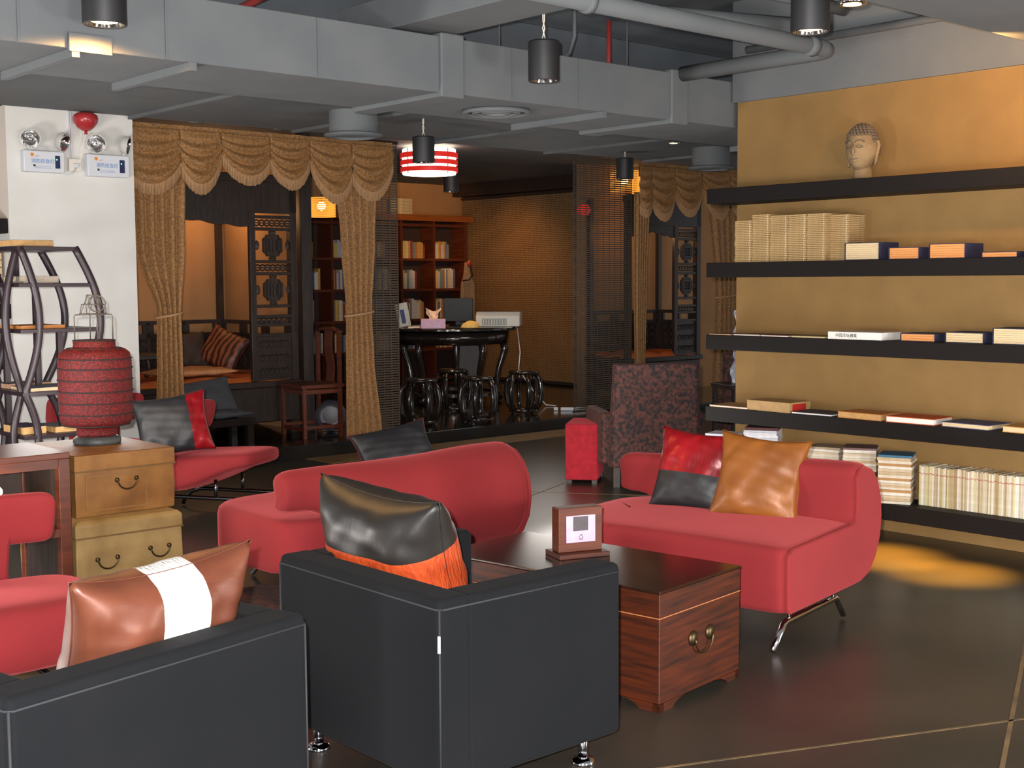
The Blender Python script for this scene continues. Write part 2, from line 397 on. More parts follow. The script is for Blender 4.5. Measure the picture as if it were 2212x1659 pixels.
# ------------------------------------------------------------------ hanging spotlights
def pendant(label, loc, lit, r=0.087, h=0.22, top=3.49, power=0, tint=WARM, cone=70):
    x, y, z = loc
    t = thing('pendant_spotlight', label, 'lamp', (x, y, z), group='black cylinder spotlights')
    MB().lathe([(r * 0.86, 0.012), (r * 0.9, 0.0), (r * 0.98, 0.0), (r, 0.006), (r, h - 0.008), (r * 0.94, h), (0.01, h)], 32, cap=False).build('housing', M_lampb, t, smooth=True, bevel=0.003)
    MB().lathe([(r * 0.87, 0.006), (r * 0.7, 0.05), (r * 0.35, 0.09), (0.005, 0.1)], 32, cap=False).build('reflector', M_ref, t, smooth=True)
    MB().sphere((0, 0, 0.03 if lit else 0.045), r * (0.8 if lit else 0.3), 14, (1, 1, 0.3)).build('bulb', M_glow if lit else M_ref, t, smooth=True)
    for s in (-1, 1):
        MB().tube([(s * 0.012, 0, h), (s * 0.004, 0.004, h + 0.03), (-s * 0.006, -0.004, h + 0.07), (s * 0.004, 0, h + 0.11), (s * 0.004, 0, top - z)], 0.0035, 6).build('cord', M_plas, t)
    if power:
        light('pendant_light', 'SPOT', (x, y, z - 0.004), power, tint, 0.03, (x, y, 0), cone, 0.35)
    return t
pendant('lit black cylinder spotlight beside the main duct at top left', (-1.785, 5.75, 2.735), True, 0.0955, 0.27, power=60, cone=168)
pendant('unlit black cylinder spotlight with white cords in front of the main duct', (0.187, 7.2, 2.70), False)
pendant('lit black cylinder spotlight near the dropped ceiling panel', (1.404, 6.1, 2.75), True, 0.09, 0.24, power=16, cone=80)
pendant('black cylinder spotlight in front of the red striped lamp', (-0.706, 10.5, 2.56), False, 0.09, 0.21, top=2.924)
pendant('lit black cylinder spotlight above the bookcase books', (-0.681, 14.8, 2.62), True, 0.09, 0.23, top=3.05, power=60, cone=60)
pendant('black cylinder spotlight in front of the dark blind', (1.175, 13.3, 2.64), False, 0.09, 0.21, top=2.924)
def gimbal(label, loc, r=0.06):
    t = thing('ceiling_spotlight', label, 'lamp', loc, group='small ceiling spotlights')
    MB().lathe([(r * 0.75, 0), (r, 0.0), (r * 1.05, 0.012), (r * 0.7, 0.03)], 24, ring=True).build('trim_ring', M_chrome, t, smooth=True)
    MB().sphere((0, 0, 0.012), r * 0.68, 14, (1, 1, 0.4)).build('bulb', M_glow, t, smooth=True)
gimbal('small lit spotlight at the edge of the dropped ceiling panel', (1.50, 5.72, 2.798))
gimbal('small lit spotlight beside the far diffuser drum', (1.55, 12.3, 2.893), 0.055)
light('wall_washer', 'SPOT', (2.35, 6.55, 2.75), 60, WARM, 0.05, (3.1, 7.6, 2.75), 120, 0.8)
light('floor_spot', 'SPOT', (2.3, 7.05, 2.7), 4200, (1.0, 0.46, 0.05), 0.06, (2.1, 7.3, 0), 20, 1.0)
light('floor_spot', 'SPOT', (2.75, 6.6, 2.7), 4200, (1.0, 0.46, 0.05), 0.06, (2.38, 6.85, 0), 17, 1.0)

# ------------------------------------------------------------------ black wall shelves
SH = (2.215, 1.716, 1.224, 0.73, 0.227)
names = ('top black wall shelf under the carved stone head', 'second black wall shelf from the top, with tan booklet stacks', 'third black wall shelf from the top, with thin books',
         'fourth black wall shelf from the top, with flat coloured books', 'lowest black wall shelf with magazine stacks')
for z, n in zip(SH, names):
    t = thing('wall_shelf', n, 'shelf', G(6.87, 5.67, z - 0.1), RZ, 'black wall shelves')
    MB().span(0, 0.28, -7.4, 0.0, 0.0, 0.1).build('board', M_black, t, bevel=0.003)

# ------------------------------------------------------------------ books on the wall shelves; a book's frame: x into the shelf, y along the wall
def flat_book(name, label, a, b0, b1, z, h, dep, cover, pages=M_paper, group=None, tilt=0.0, cat='book', wrap='top'):
    """a flat-lying book: its pages face the room, covers above and below; b0 > b1 (b0 is the left end in the picture)"""
    w = b0 - b1
    t = thing(name, label, cat, G(a, (b0 + b1) / 2, z), RZ + tilt, group)
    c = min(0.004, h * 0.2)
    MB().span(0.004, dep - 0.004, -w / 2 + 0.004, w / 2 - 0.003, c, h - c).build('pages', pages, t)
    MB().span(0, dep, -w / 2, w / 2, 0, c).build('cover', cover, t)
    MB().span(0, dep, -w / 2, w / 2, h - c, h).build('cover', cover, t)
    if wrap == 'spine':      # spine at the right end
        MB().span(0, dep, -w / 2 - 0.003, -w / 2 + 0.0035, 0, h).build('spine', cover, t)
    elif wrap == 'front':
        MB().span(-0.003, 0.0035, -w / 2, w / 2, 0, h).build('spine', cover, t)
    return t

# second shelf: six stacks of thread-bound booklets
bk = MB().span(0, 0.19, -0.07, 0.07, 0, 0.0096).mesh('booklet', M_tanp)
th = MB().span(-0.0012, 0.19, -0.055, -0.050, 0.002, 0.008).mesh('binding_thread', M_thread)
stk = [(5.395, 24), (5.25, 27), (5.105, 26), (4.96, 26), (4.815, 26)]
side = [(4.68, 25)]
for b, n in stk + side:
    for i in range(n):
        j = random.uniform(-0.002, 0.002); back = 0.05 if (b, n) in side else 0
        k_ = 1 + [q for q, _ in stk + side].index(b)
        lab = 'thin tan thread-bound booklet, %s from the bottom of the %s stack on the second shelf' % (nth(i + 1), nth(k_)) if not back else 'thin gray-tan booklet, %s from the bottom of the set-back stack' % nth(i + 1)
        t = thing('booklet', lab, 'book', G(6.92 + back + random.uniform(-0.003, 0.003), b + j, 1.7162 + i * 0.0116), RZ, 'tan booklets on the second shelf')
        for me in (bk, th):
            o = bpy.data.objects.new('pages' if me is bk else 'binding_thread', me); col.objects.link(o); o.parent = t
def bookcase_box(label, b0, b1, z, h, dep, pages, ann):
    """cloth slipcase wrapped round a stack of fascicles, open end towards the room"""
    w = b0 - b1
    t = thing('cased_book', label, 'book', G(6.915, (b0 + b1) / 2, z), RZ, 'blue cloth cased books')
    e = 0.004
    n = max(2, int(h / 0.013)); hh = (h - 2 * e) / n
    for i in range(n):
        MB().span(0.004, dep - 0.01, -w / 2 + e, w / 2 - e - 0.002, e + i * hh, e + (i + 0.93) * hh).build('fascicle', pages, t)
    cv = MB().span(0, dep, -w / 2, w / 2, 0, e).span(0, dep, -w / 2, w / 2, h - e, h).span(0, dep, -w / 2, -w / 2 + e, e, h - e).span(0, dep, w / 2 - e * .6, w / 2, e, h - e)
    cv.build('cloth_case', M_navy, t)
    return t
bookcase_box('tallest navy cloth cased book beside the tan booklet stacks', 4.60, 4.355, 1.7162, 0.108, 0.22, M_paper, 0)
bookcase_box('low navy cloth cased book with orange pages, second on the shelf', 4.29, 4.085, 1.7162, 0.072, 0.2, M_orp, 0)
bookcase_box('broad navy cloth cased book with orange pages, third on the shelf', 4.02, 3.79, 1.7162, 0.088, 0.21, M_orp, 0)
bookcase_box('flat navy cloth cased book at the picture edge of the second shelf', 3.69, 3.475, 1.7162, 0.034, 0.2, M_orp, 0)
bookcase_box('thick navy cloth cased book just past the picture edge', 3.42, 3.2, 1.7162, 0.06, 0.2, M_orp, 0)
# third shelf
z3 = 1.2242
flat_book('book', 'thin red-brown booklet at the left end of the third shelf', 6.885, 5.655, 5.47, z3, 0.008, 0.2, cmat(128, 78, 58), group='books on the third shelf')
flat_book('book', 'thin booklet with white pages, second on the third shelf', 6.89, 5.45, 5.23, z3, 0.011, 0.21, cmat(112, 82, 66), M_wpap, 'books on the third shelf')
flat_book('book', 'thin dark red booklet, third on the third shelf', 6.885, 5.22, 5.0, z3, 0.011, 0.2, cmat(110, 46, 40), M_wpap, 'books on the third shelf')
flat_book('book', 'thin green-gold booklet left of the white book', 6.89, 4.98, 4.72, z3, 0.012, 0.19, cmat(118, 112, 70), M_paper, 'books on the third shelf')
wb_ = flat_book('book', 'white book with calligraphy on its spine', 6.885, 4.69, 4.305, z3, 0.046, 0.22, M_wpap, M_wpap, 'books on the third shelf', wrap='front')
def text(body, size, m, parent, loc, rot, name='lettering', ext=0.0006):
    cu = bpy.data.curves.new(name, 'FONT'); cu.body = body; cu.size = size; cu.extrude = ext
    cu.align_x = 'CENTER'; cu.align_y = 'CENTER'
    cu.materials.append(m)
    tmp = bpy.data.objects.new(name + '_curve', cu); col.objects.link(tmp)
    me = bpy.data.meshes.new_from_object(tmp.evaluated_get(bpy.context.evaluated_depsgraph_get()))
    bpy.data.objects.remove(tmp)
    if not me.materials: me.materials.append(m)
    o = bpy.data.objects.new(name, me); col.objects.link(o); o.parent = parent
    o.location = loc; o.rotation_euler = rot
    return o
M_ink = mat('black_ink', C(34, 32, 32), 0.7)
text('中国文玩雅集', 0.026, M_ink, wb_, (-0.0036, 0.06, 0.023), (PI / 2, 0, -PI / 2))
bookcase_box('navy cased book with a paper slip right of the white book', 4.20, 3.97, z3, 0.048, 0.22, M_orp, 0)
bookcase_box('navy cased book with cream pages, second right of the white book', 3.905, 3.665, z3, 0.062, 0.22, M_paper, 0)
bookcase_box('thick navy cased book at the picture edge of the third shelf', 3.61, 3.35, z3, 0.092, 0.22, M_paper, 0)
# fourth shelf
z4 = 0.7302
g4 = 'flat books on the fourth shelf'
flat_book('book', 'large thin tan magazine at the left end of the fourth shelf', 6.878, 5.64, 5.32, z4, 0.013, 0.24, cmat(178, 138, 92), M_wpap, g4, 0.02)
flat_book('book', 'thick tan book with a red spine on the fourth shelf', 6.88, 5.33, 4.975, z4, 0.066, 0.22, cmat(182, 148, 96), cmat(186, 150, 100), g4, -0.03, wrap='spine')
t = MB().span(0.03, 0.17, -0.183, -0.181, 0.012, 0.056).build('red_spine_label', cmat(176, 30, 26), None)
t.parent = [o for o in bpy.data.objects if o.get('label') == 'thick tan book with a red spine on the fourth shelf'][0]
flat_book('book', 'thin navy magazine on the fourth shelf', 6.878, 4.955, 4.66, z4, 0.014, 0.23, cmat(48, 52, 74), M_wpap, g4, 0.05)
flat_book('book', 'tan softcover book with an orange front on the fourth shelf', 6.88, 4.615, 4.30, z4, 0.04, 0.22, cmat(196, 128, 62), cmat(206, 160, 100), g4, -0.03)
flat_book('book', 'red-orange covered book with white pages on the fourth shelf', 6.876, 4.262, 3.945, z4, 0.038, 0.23, cmat(206, 92, 40), M_wpap, g4, 0.03)
flat_book('book', 'blue covered magazine with a tan band on the fourth shelf', 6.88, 3.90, 3.60, z4, 0.03, 0.24, cmat(72, 78, 118), M_paper, g4, -0.05)
flat_book('book', 'orange-tan book at the picture edge of the fourth shelf', 6.88, 3.52, 3.25, z4, 0.034, 0.22, cmat(206, 150, 80), M_paper, g4)
# lowest shelf: magazine stacks
z5 = 0.2272
def stack(label, group, a, b, n, dep, w, h, colors, top=None, tilt=0.0, sag=0.0):
    z = z5
    for i in range(n):
        hh = h * random.uniform(0.8, 1.25)
        tl = label.replace('magazine in', 'magazine, %s from the bottom, in' % nth(i + 1)) if i < n - 1 or not top else top[0]
        m = colors[i % len(colors)] if i < n - 1 or not top else top[1]
        t = thing('magazine', tl, 'magazine', G(a + random.uniform(-0.006, 0.006), b + random.uniform(-0.006, 0.006), z), RZ + tilt + random.uniform(-0.03, 0.03), group)
        MB().span(0, dep, -w / 2, w / 2, 0.0008, hh - 0.0008).build('pages', m, t)
        MB().span(-0.001, dep + 0.001, -w / 2 - 0.001, w / 2 + 0.001, hh - 0.0008, hh).build('cover', m if i < n - 1 or not top else top[1], t)
        z += hh
PG = [cmat(214, 204, 186), cmat(200, 184, 156), cmat(222, 216, 204), cmat(190, 168, 134), cmat(206, 196, 176)]
WH = [cmat(214, 216, 224), cmat(196, 198, 208), cmat(222, 222, 226)]
stack('white-paged magazine in the leftmost stack of the lowest shelf', 'leftmost magazine stack', 6.93, 5.6, 22, 0.2, 0.2, 0.0148, WH, tilt=0.3)
stack('white-paged magazine in the stack with a dark red top cover', 'stack with a dark red top', 6.9, 5.22, 24, 0.23, 0.22, 0.0162, WH, ('dark red magazine on top of the white-paged stack', cmat(84, 44, 44)), tilt=0.5)
stack('cream magazine in the stack right of the brown cushion', 'stack right of the brown cushion', 6.92, 4.74, 19, 0.2, 0.21, 0.0158, PG, ('gray-tan magazine on top of the stack right of the brown cushion', cmat(170, 150, 122)), tilt=0.25)
stack('cream magazine in the stack topped with a purple-brown cover', 'stack with a purple-brown top', 6.92, 4.47, 19, 0.21, 0.2, 0.0165, PG, ('purple-brown magazine on top of its stack', cmat(112, 84, 84)), tilt=0.5)
stack('cream magazine in the stack topped with a blue cover', 'stack with a blue top', 6.9, 4.215, 18, 0.21, 0.2, 0.0160, [PG[0], PG[3], PG[1], PG[2], cmat(176, 132, 80)], ('blue magazine on top of its stack', cmat(58, 110, 140)), tilt=0.4)
# lowest shelf: a long row of thin standing magazines
ya = 4.10
SPI = [cmat(224, 218, 200), cmat(206, 196, 170), cmat(188, 170, 132), cmat(232, 228, 218), cmat(196, 178, 150), cmat(214, 206, 160), cmat(172, 148, 108)]
spm = {}
i = 0
while ya > 3.15:
    w = random.choice((0.008, 0.0095, 0.011)); h = random.choice((0.236, 0.24, 0.243)); m = random.choice(SPI)
    key = (w, h, m.name)
    if key not in spm:
        spm[key] = (MB().span(0, 0.17, -w + 0.0006, 0, 0, h).mesh('magazine', m), MB().span(-0.0008, 0, -w + 0.0012, -0.0006, h * .8, h * .82).mesh('spine_mark', cmat(176, 90, 90)))
    t = thing('standing_magazine', 'thin cream magazine, %s from the left in the standing row on the lowest shelf' % nth(i + 1), 'magazine', G(6.99 + random.uniform(-0.003, 0.003), ya, z5), RZ, 'standing magazines on the lowest shelf')
    for me, nm in zip(spm[key], ('pages', 'spine_mark')):
        o = bpy.data.objects.new(nm, me); col.objects.link(o); o.parent = t
    ya -= w + 0.0003
    i += 1

# ------------------------------------------------------------------ carved stone head on the top shelf
def buddha():
    # local: face looks along -y; placed turned towards the room
    t = thing('stone_head', 'carved stone Buddha head on the top shelf', 'sculpture', G(7.01, 4.545, 2.215), RZ - PI / 2 + 0.05)
    S = 0.94
    prof = [(0.062, 0.0), (0.058, 0.03), (0.055, 0.05)]
    MB().loft([[(r * 1.0 * math.cos(k * PI / 12), 0.012 + r * math.sin(k * PI / 12), z) for k in range(24)] for r, z in [(0.066, 0), (0.06, 0.025), (0.057, 0.06), (0.05, 0.09)]]).build('neck', M_stone, t, smooth=True)
    def face(u, v):
        th_ = u * 2 * PI; ph = -PI / 2 + v * PI
        x = math.cos(ph) * math.sin(th_); y = -math.cos(ph) * math.cos(th_); z = math.sin(ph)
        wx = 0.098 * (1 - 0.22 * max(0, -z) ** 1.5); wy = 0.105
        px, py, pz = x * wx, y * wy, 0.19 + z * 0.145
        fr = max(0, -y)                                        # front-ness
        if fr > 0.2:
            ax = abs(px)
            nose = math.exp(-(px / 0.013) ** 2) * (math.exp(-((pz - 0.165) / 0.018) ** 2) * 0.018 + math.exp(-((pz - 0.195) / 0.028) ** 2) * 0.010)
            brow = math.exp(-((pz - 0.226 - 0.012 * math.cos(ax * 38)) / 0.006) ** 2) * math.exp(-(ax - 0.035) ** 2 / 0.0007) * 0.011
            eye = math.exp(-((pz - 0.205) / 0.009) ** 2) * math.exp(-((ax - 0.036) / 0.017) ** 2) * 0.010
            sock = -math.exp(-((pz - 0.196) / 0.005) ** 2) * math.exp(-((ax - 0.036) / 0.02) ** 2) * 0.013
            lip = math.exp(-(px / 0.024) ** 2) * (math.exp(-((pz - 0.128) / 0.006) ** 2) + math.exp(-((pz - 0.114) / 0.006) ** 2)) * 0.012
            chin = math.exp(-(px / 0.03) ** 2) * math.exp(-((pz - 0.082) / 0.016) ** 2) * 0.01
            py -= nose + brow + eye + sock + lip + chin
        return (px, py, pz)
    MB().grid(face, 72, 56).build('face', M_stone, t, smooth=True)
    def fy(x, z): return -0.105 * math.sqrt(max(0, 1 - (x / 0.098) ** 2 - ((z - 0.19) / 0.145) ** 2)) - 0.004
    for s_ in (-1, 1):
        for nm, pts, r_ in (('brow', [(.010, .224), (.024, .236), (.042, .238), (.062, .226)], .003), ('upper_lid', [(.016, .199), (.028, .206), (.042, .206), (.058, .197)], .0022),
                            ('lower_lid', [(.016, .197), (.03, .191), (.044, .19), (.058, .196)], .0022), ('nostril_line', [(.007, .215), (.009, .19), (.016, .168), (.012, .158)], .0022)):
            MB().tube([(s_ * x, fy(x, z) - (.008 if nm == 'nostril_line' else .003), z) for x, z in pts], r_, 6).build(nm, M_hair, t, smooth=True)
    MB().tube([(x, fy(x, .121) - .008, .121 + .004 * abs(x) / .02) for x in (-.024, -.012, 0, .012, .024)], .0025, 6).build('mouth_line', M_hair, t, smooth=True)
    cur = MB()
    for i in range(9):
        ph = 0.30 + i * 0.155
        n = max(1, int(30 * math.cos(min(ph, 1.5))))
        for k in range(n):
            th_ = 2 * PI * (k + 0.5 * (i % 2)) / n
            x = math.cos(ph) * math.sin(th_); y = -math.cos(ph) * math.cos(th_); z = math.sin(ph)
            if -y > 0.35 and z < 0.52: continue
            cur.sphere((x * 0.101, y * 0.108, 0.19 + z * 0.15), 0.0125, 8)
    for i in range(3):                                         # lower back rows
        for k in range(14):
            th_ = PI / 2 + 0.25 + (PI - 0.5) * k / 13
            z = 0.15 - i * 0.16
            c = math.sqrt(max(0, 1 - z * z))
            cur.sphere((c * math.sin(th_) * 0.1, -c * math.cos(th_) * 0.107, 0.19 + z * 0.15), 0.0125, 8)
    cur.sphere((0, 0.015, 0.318), 0.05, 14, (1, 1, 0.6))
    tag(cur.build('curled_hair', M_hair, t, smooth=True), kind='stuff')
    for s in (-1, 1):
        MB().tube([(s * 0.094, -0.01, 0.225), (s * 0.102, 0.006, 0.235), (s * 0.106, 0.014, 0.21), (s * 0.1, 0.008, 0.17), (s * 0.096, 0.0, 0.12), (s * 0.09, -0.004, 0.085)], [0.008, 0.012, 0.013, 0.011, 0.011, 0.007], 8).build('ear', M_stone, t, smooth=True)
buddha()

# ================================================================== curtains (built in grid coordinates)
def swag_curtain(label, jn, sw, drapes, ztop, b=9.94):
    """jn: (a, z of joint) between swags; sw: lowest z of each swag; drapes: (profile of (z, a_left, a_right), tie z)"""
    t = thing('swag_curtain', label, 'curtain', (0, 0, 0), RZ, 'gold swag curtains')
    MB().grid(lambda u, v: (jn[0][0] + u * (jn[-1][0] - jn[0][0]), b - 0.012 + 0.008 * math.sin(u * 60), ztop - v * 0.16), 60, 3).build('top_band', M_curt, t, smooth=True)
    for i in range(len(sw)):
        (a0, z0), (a1, z1) = jn[i], jn[i + 1]
        zb = sw[i]
        def bot(u):
            return z0 + (z1 - z0) * u - ((z0 + z1) / 2 - zb) * (4 * u * (1 - u)) ** 0.8
        def surf(u, v):
            zt = ztop - 0.04
            z = zt + (bot(u) - zt) * v
            fold = 0.022 * math.sin((v ** 0.8) * 2 * PI * 4.2) * min(1, v * 2.5) * (0.35 + 0.65 * 4 * u * (1 - u))
            belly = -0.05 * math.sin(PI * u) * v
            edge = 0.012 * math.sin(v * 9)
            return (a0 + (a1 - a0) * u + edge * (1 - 2 * u) * 0.5, b - 0.03 + fold + belly, z)
        s = MB().grid(surf, 24, 34).build('swag', M_curt, t, smooth=True)
        so = s.modifiers.new('thickness', 'SOLIDIFY'); so.thickness = 0.006
        fr = MB(); n = 34
        fr.grid(lambda u, v: (a0 + (a1 - a0) * u, surf(u, 1)[1] - 0.008, bot(u) + 0.012 - v * 0.03), 24, 1)
        for k in range(n):
            u0 = (k + 0.1) / n; u1 = (k + 0.9) / n
            p0 = surf(u0, 1); p1 = surf(u1, 1); L_ = 0.085 + random.uniform(-0.006, 0.006)
            fr.loft([[(p0[0], p0[1] - 0.012, bot(u0) + 0.006), (p1[0], p1[1] - 0.012, bot(u1) + 0.006), (p1[0], p1[1] - 0.002, bot(u1) + 0.006), (p0[0], p0[1] - 0.002, bot(u0) + 0.006)],
                     [(p0[0] + .002, p0[1] - 0.016, bot(u0) - L_), (p1[0] - .002, p1[1] - 0.016, bot(u1) - L_), (p1[0] - .002, p1[1] - 0.006, bot(u1) - L_), (p0[0] + .002, p0[1] - 0.006, bot(u0) - L_)]])
        tag(fr.build('fringe', M_fringe, s), kind='stuff')
    for prof, tie in drapes:
        def surf(u, v):
            z = prof[0][0] + (prof[-1][0] - prof[0][0]) * v
            l, r = prof[-1][1:]
            for (za, l0, r0), (zb_, l1, r1) in zip(prof, prof[1:]):
                if za >= z >= zb_:
                    f = (za - z) / (za - zb_); f = f * f * (3 - 2 * f)
                    l = l0 + (l1 - l0) * f; r = r0 + (r1 - r0) * f
                    break
            w = r - l
            return (l + w * u, b + 0.045 + 0.028 * math.sin(u * 2 * PI * 5) * (0.6 + 0.4 * w / 0.4), z)
        d = MB().grid(surf, 50, 44).build('drape', M_curt, t, smooth=True)
        so = d.modifiers.new('thickness', 'SOLIDIFY'); so.thickness = 0.006
        if tie:
            l, r = tie[1], tie[2]
            MB().tube([((l + r) / 2 + (r - l) * 0.56 * math.cos(k * PI / 8), b + 0.045 + 0.06 * math.sin(k * PI / 8), tie[0] + 0.02 * math.cos(k * PI / 8)) for k in range(16)], 0.012, 6, True).build('tieback', M_fringe, d, smooth=True)
    return t
cu1 = swag_curtain('near gold brocade swag curtain with fringe beside the white column',
    [(4.74, 2.47), (5.166, 2.60), (5.552, 2.70), (6.03, 2.68), (6.44, 2.70), (6.9, 2.60), (7.375, 2.74)], [2.42, 2.43, 2.52, 2.50, 2.40, 2.44],
    [([(2.6, 4.76, 5.24), (1.9, 4.77, 5.22), (1.33, 4.95, 5.165), (0.95, 4.94, 5.17), (0.13, 4.9, 5.185)], (1.33, 4.95, 5.165)),
     ([(2.6, 6.76, 7.23), (2.0, 6.82, 7.20), (1.3, 6.868, 7.15), (0.9, 6.86, 7.17), (0.13, 6.85, 7.25)], (1.3, 6.868, 7.15))], 2.915)
cu2 = swag_curtain('far gold brocade swag curtain beyond the dark blind',
    [(10.83, 2.44), (11.04, 2.52), (11.44, 2.62), (11.93, 2.70), (12.45, 2.60), (12.95, 2.6)], [2.40, 2.36, 2.42, 2.40, 2.4],
    [([(2.6, 10.84, 11.07), (1.5, 10.84, 11.02), (0.13, 10.86, 10.985)], None),
     ([(2.6, 12.15, 12.75), (1.4, 12.3, 12.7), (0.13, 12.25, 12.8)], (1.4, 12.3, 12.7))], 2.93)

# ------------------------------------------------------------------ blinds
def blind(label, loc, rz, w, z0, z1, m, pitch=0.024, gap=0.45, rail=True):
    t = thing('bamboo_blind', label, 'blind', loc, rz, 'bamboo blinds')
    s = MB(); n = int((z1 - z0 - 0.06) / pitch)
    for i in range(n):
        s.box((w / 2, 0, z0 + 0.03 + (i + 0.5) * pitch), (w, 0.005, pitch * (1 - gap)))
    tag(s.build('slats', m, t), kind='stuff')
    th_ = MB(); k = max(3, int(w / 0.09))
    for i in range(k + 1):
        x = 0.01 + (w - 0.02) * i / k
        th_.box((x, -0.004, (z0 + z1) / 2), (0.008, 0.003, z1 - z0))
    tag(th_.build('threads', m, t), kind='stuff')
    MB().box((w / 2, 0, z1 - 0.015), (w + 0.01, 0.024, 0.03)).build('head_rail', M_dkwood, t)
    MB().box((w / 2, 0, z0 + 0.015), (w + 0.01, 0.02, 0.026)).build('bottom_rail', M_dkwood, t)
    return t
blind('large tan bamboo blind hanging behind the round table', G(12.6, 15.2), RZ - PI / 2, 2.5, 0.14, 2.86, M_bamboo, 0.026, 0.25)
blind('dark sheer bamboo blind behind the right drape of the near curtain', G(6.98, 10.06), RZ, 0.55, 0.14, 2.95, M_bamdk, 0.024, 0.36)
blind('dark sheer bamboo blind between the round table and the far curtain', G(9.9, 10.04), RZ, 0.94, 0.14, 3.0, M_bamdk, 0.024, 0.42)

# ------------------------------------------------------------------ carved canopy beds
def lattice_panel(w, z0, z1):
    """carved panel: frame with two open medallions; returns meshbuilders"""
    fr = MB(); cv = MB()
    for x in (0.03, w - 0.03): fr.box((x, 0, (z0 + z1) / 2), (0.06, 0.05, z1 - z0))
    H_ = z1 - z0
    zs = [z0, z0 + 0.06 * H_, z0 + 0.27 * H_, z0 + 0.33 * H_, z0 + 0.38 * H_, z0 + 0.44 * H_, z0 + 0.63 * H_, z0 + 0.70 * H_, z0 + 0.89 * H_, z0 + 0.96 * H_, z1]
    for z in (z0 + 0.02, zs[2], zs[3], zs[4], zs[5], zs[6], zs[7], zs[8], zs[9], z1 - 0.015):
        fr.box((w / 2, 0, z), (w - 0.06, 0.045, 0.03))
    fr.box((w / 2, 0.005, (zs[0] + zs[2]) / 2), (w - 0.1, 0.02, zs[2] - zs[0]))      # solid skirt
    for (za, zb) in ((zs[5], zs[6]), (zs[7], zs[8])):                               # medallions
        zc = (za + zb) / 2; h = zb - za
        q = min(h, w) * 0.30
        for dx, dz, sx, sz in ((0, 0, 2 * q, 1.36 * q), (0, 0, 1.36 * q, 2 * q)):
            for e in (-1, 1):
                cv.box((w / 2, 0, zc + e * sz / 2), (sx, 0.03, 0.022)); cv.box((w / 2 + e * sx / 2, 0, zc), (0.022, 0.03, sz))
        for i in range(5):
            for j in range(5):
                cx = w / 2 + (i - 2) * q * 0.38; cz = zc + (j - 2) * q * 0.38
                if abs(i - 2) + abs(j - 2) > 3: continue
                cv.tube([(cx + 0.026 * math.cos(k * PI / 4), 0, cz + 0.026 * math.sin(k * PI / 4)) for k in range(8)], 0.010, 5, True)
        for e in (-1, 1):
            cv.sphere((w / 2, 0, zc + e * (h / 2 - 0.03)), 0.045, 8, (1, 0.4, 0.7)); cv.sphere((w / 2 + e * (w / 2 - 0.085), 0, zc), 0.04, 8, (0.8, 0.4, 1.2))
    for (za, zb) in ((zs[3], zs[4]), (zs[6], zs[7]), (zs[8], zs[9])):               # small pierced bands
        zc = (za + zb) / 2
        for k in range(7):
            cv.tube([(0.09 + (w - 0.18) * k / 6 + 0.03 * math.cos(m_ * PI / 4), 0, zc + 0.028 * math.sin(m_ * PI / 4)) for m_ in range(8)], 0.009, 5, True)
        cv.box((w / 2, 0, zc), (w - 0.12, 0.02, 0.012))
    for k in range(6):                                                              # carved scrolls on the skirt
        for j in range(3):
            cx = 0.1 + (w - 0.2) * (k + .5) / 6; cz = z0 + (zs[2] - z0) * (0.2 + 0.3 * j)
            cv.tube([(cx + 0.03 * math.cos(m_ * PI / 4), -0.008, cz + 0.03 * math.sin(m_ * PI / 4)) for m_ in range(8)], 0.008, 5, True)
    return fr, cv
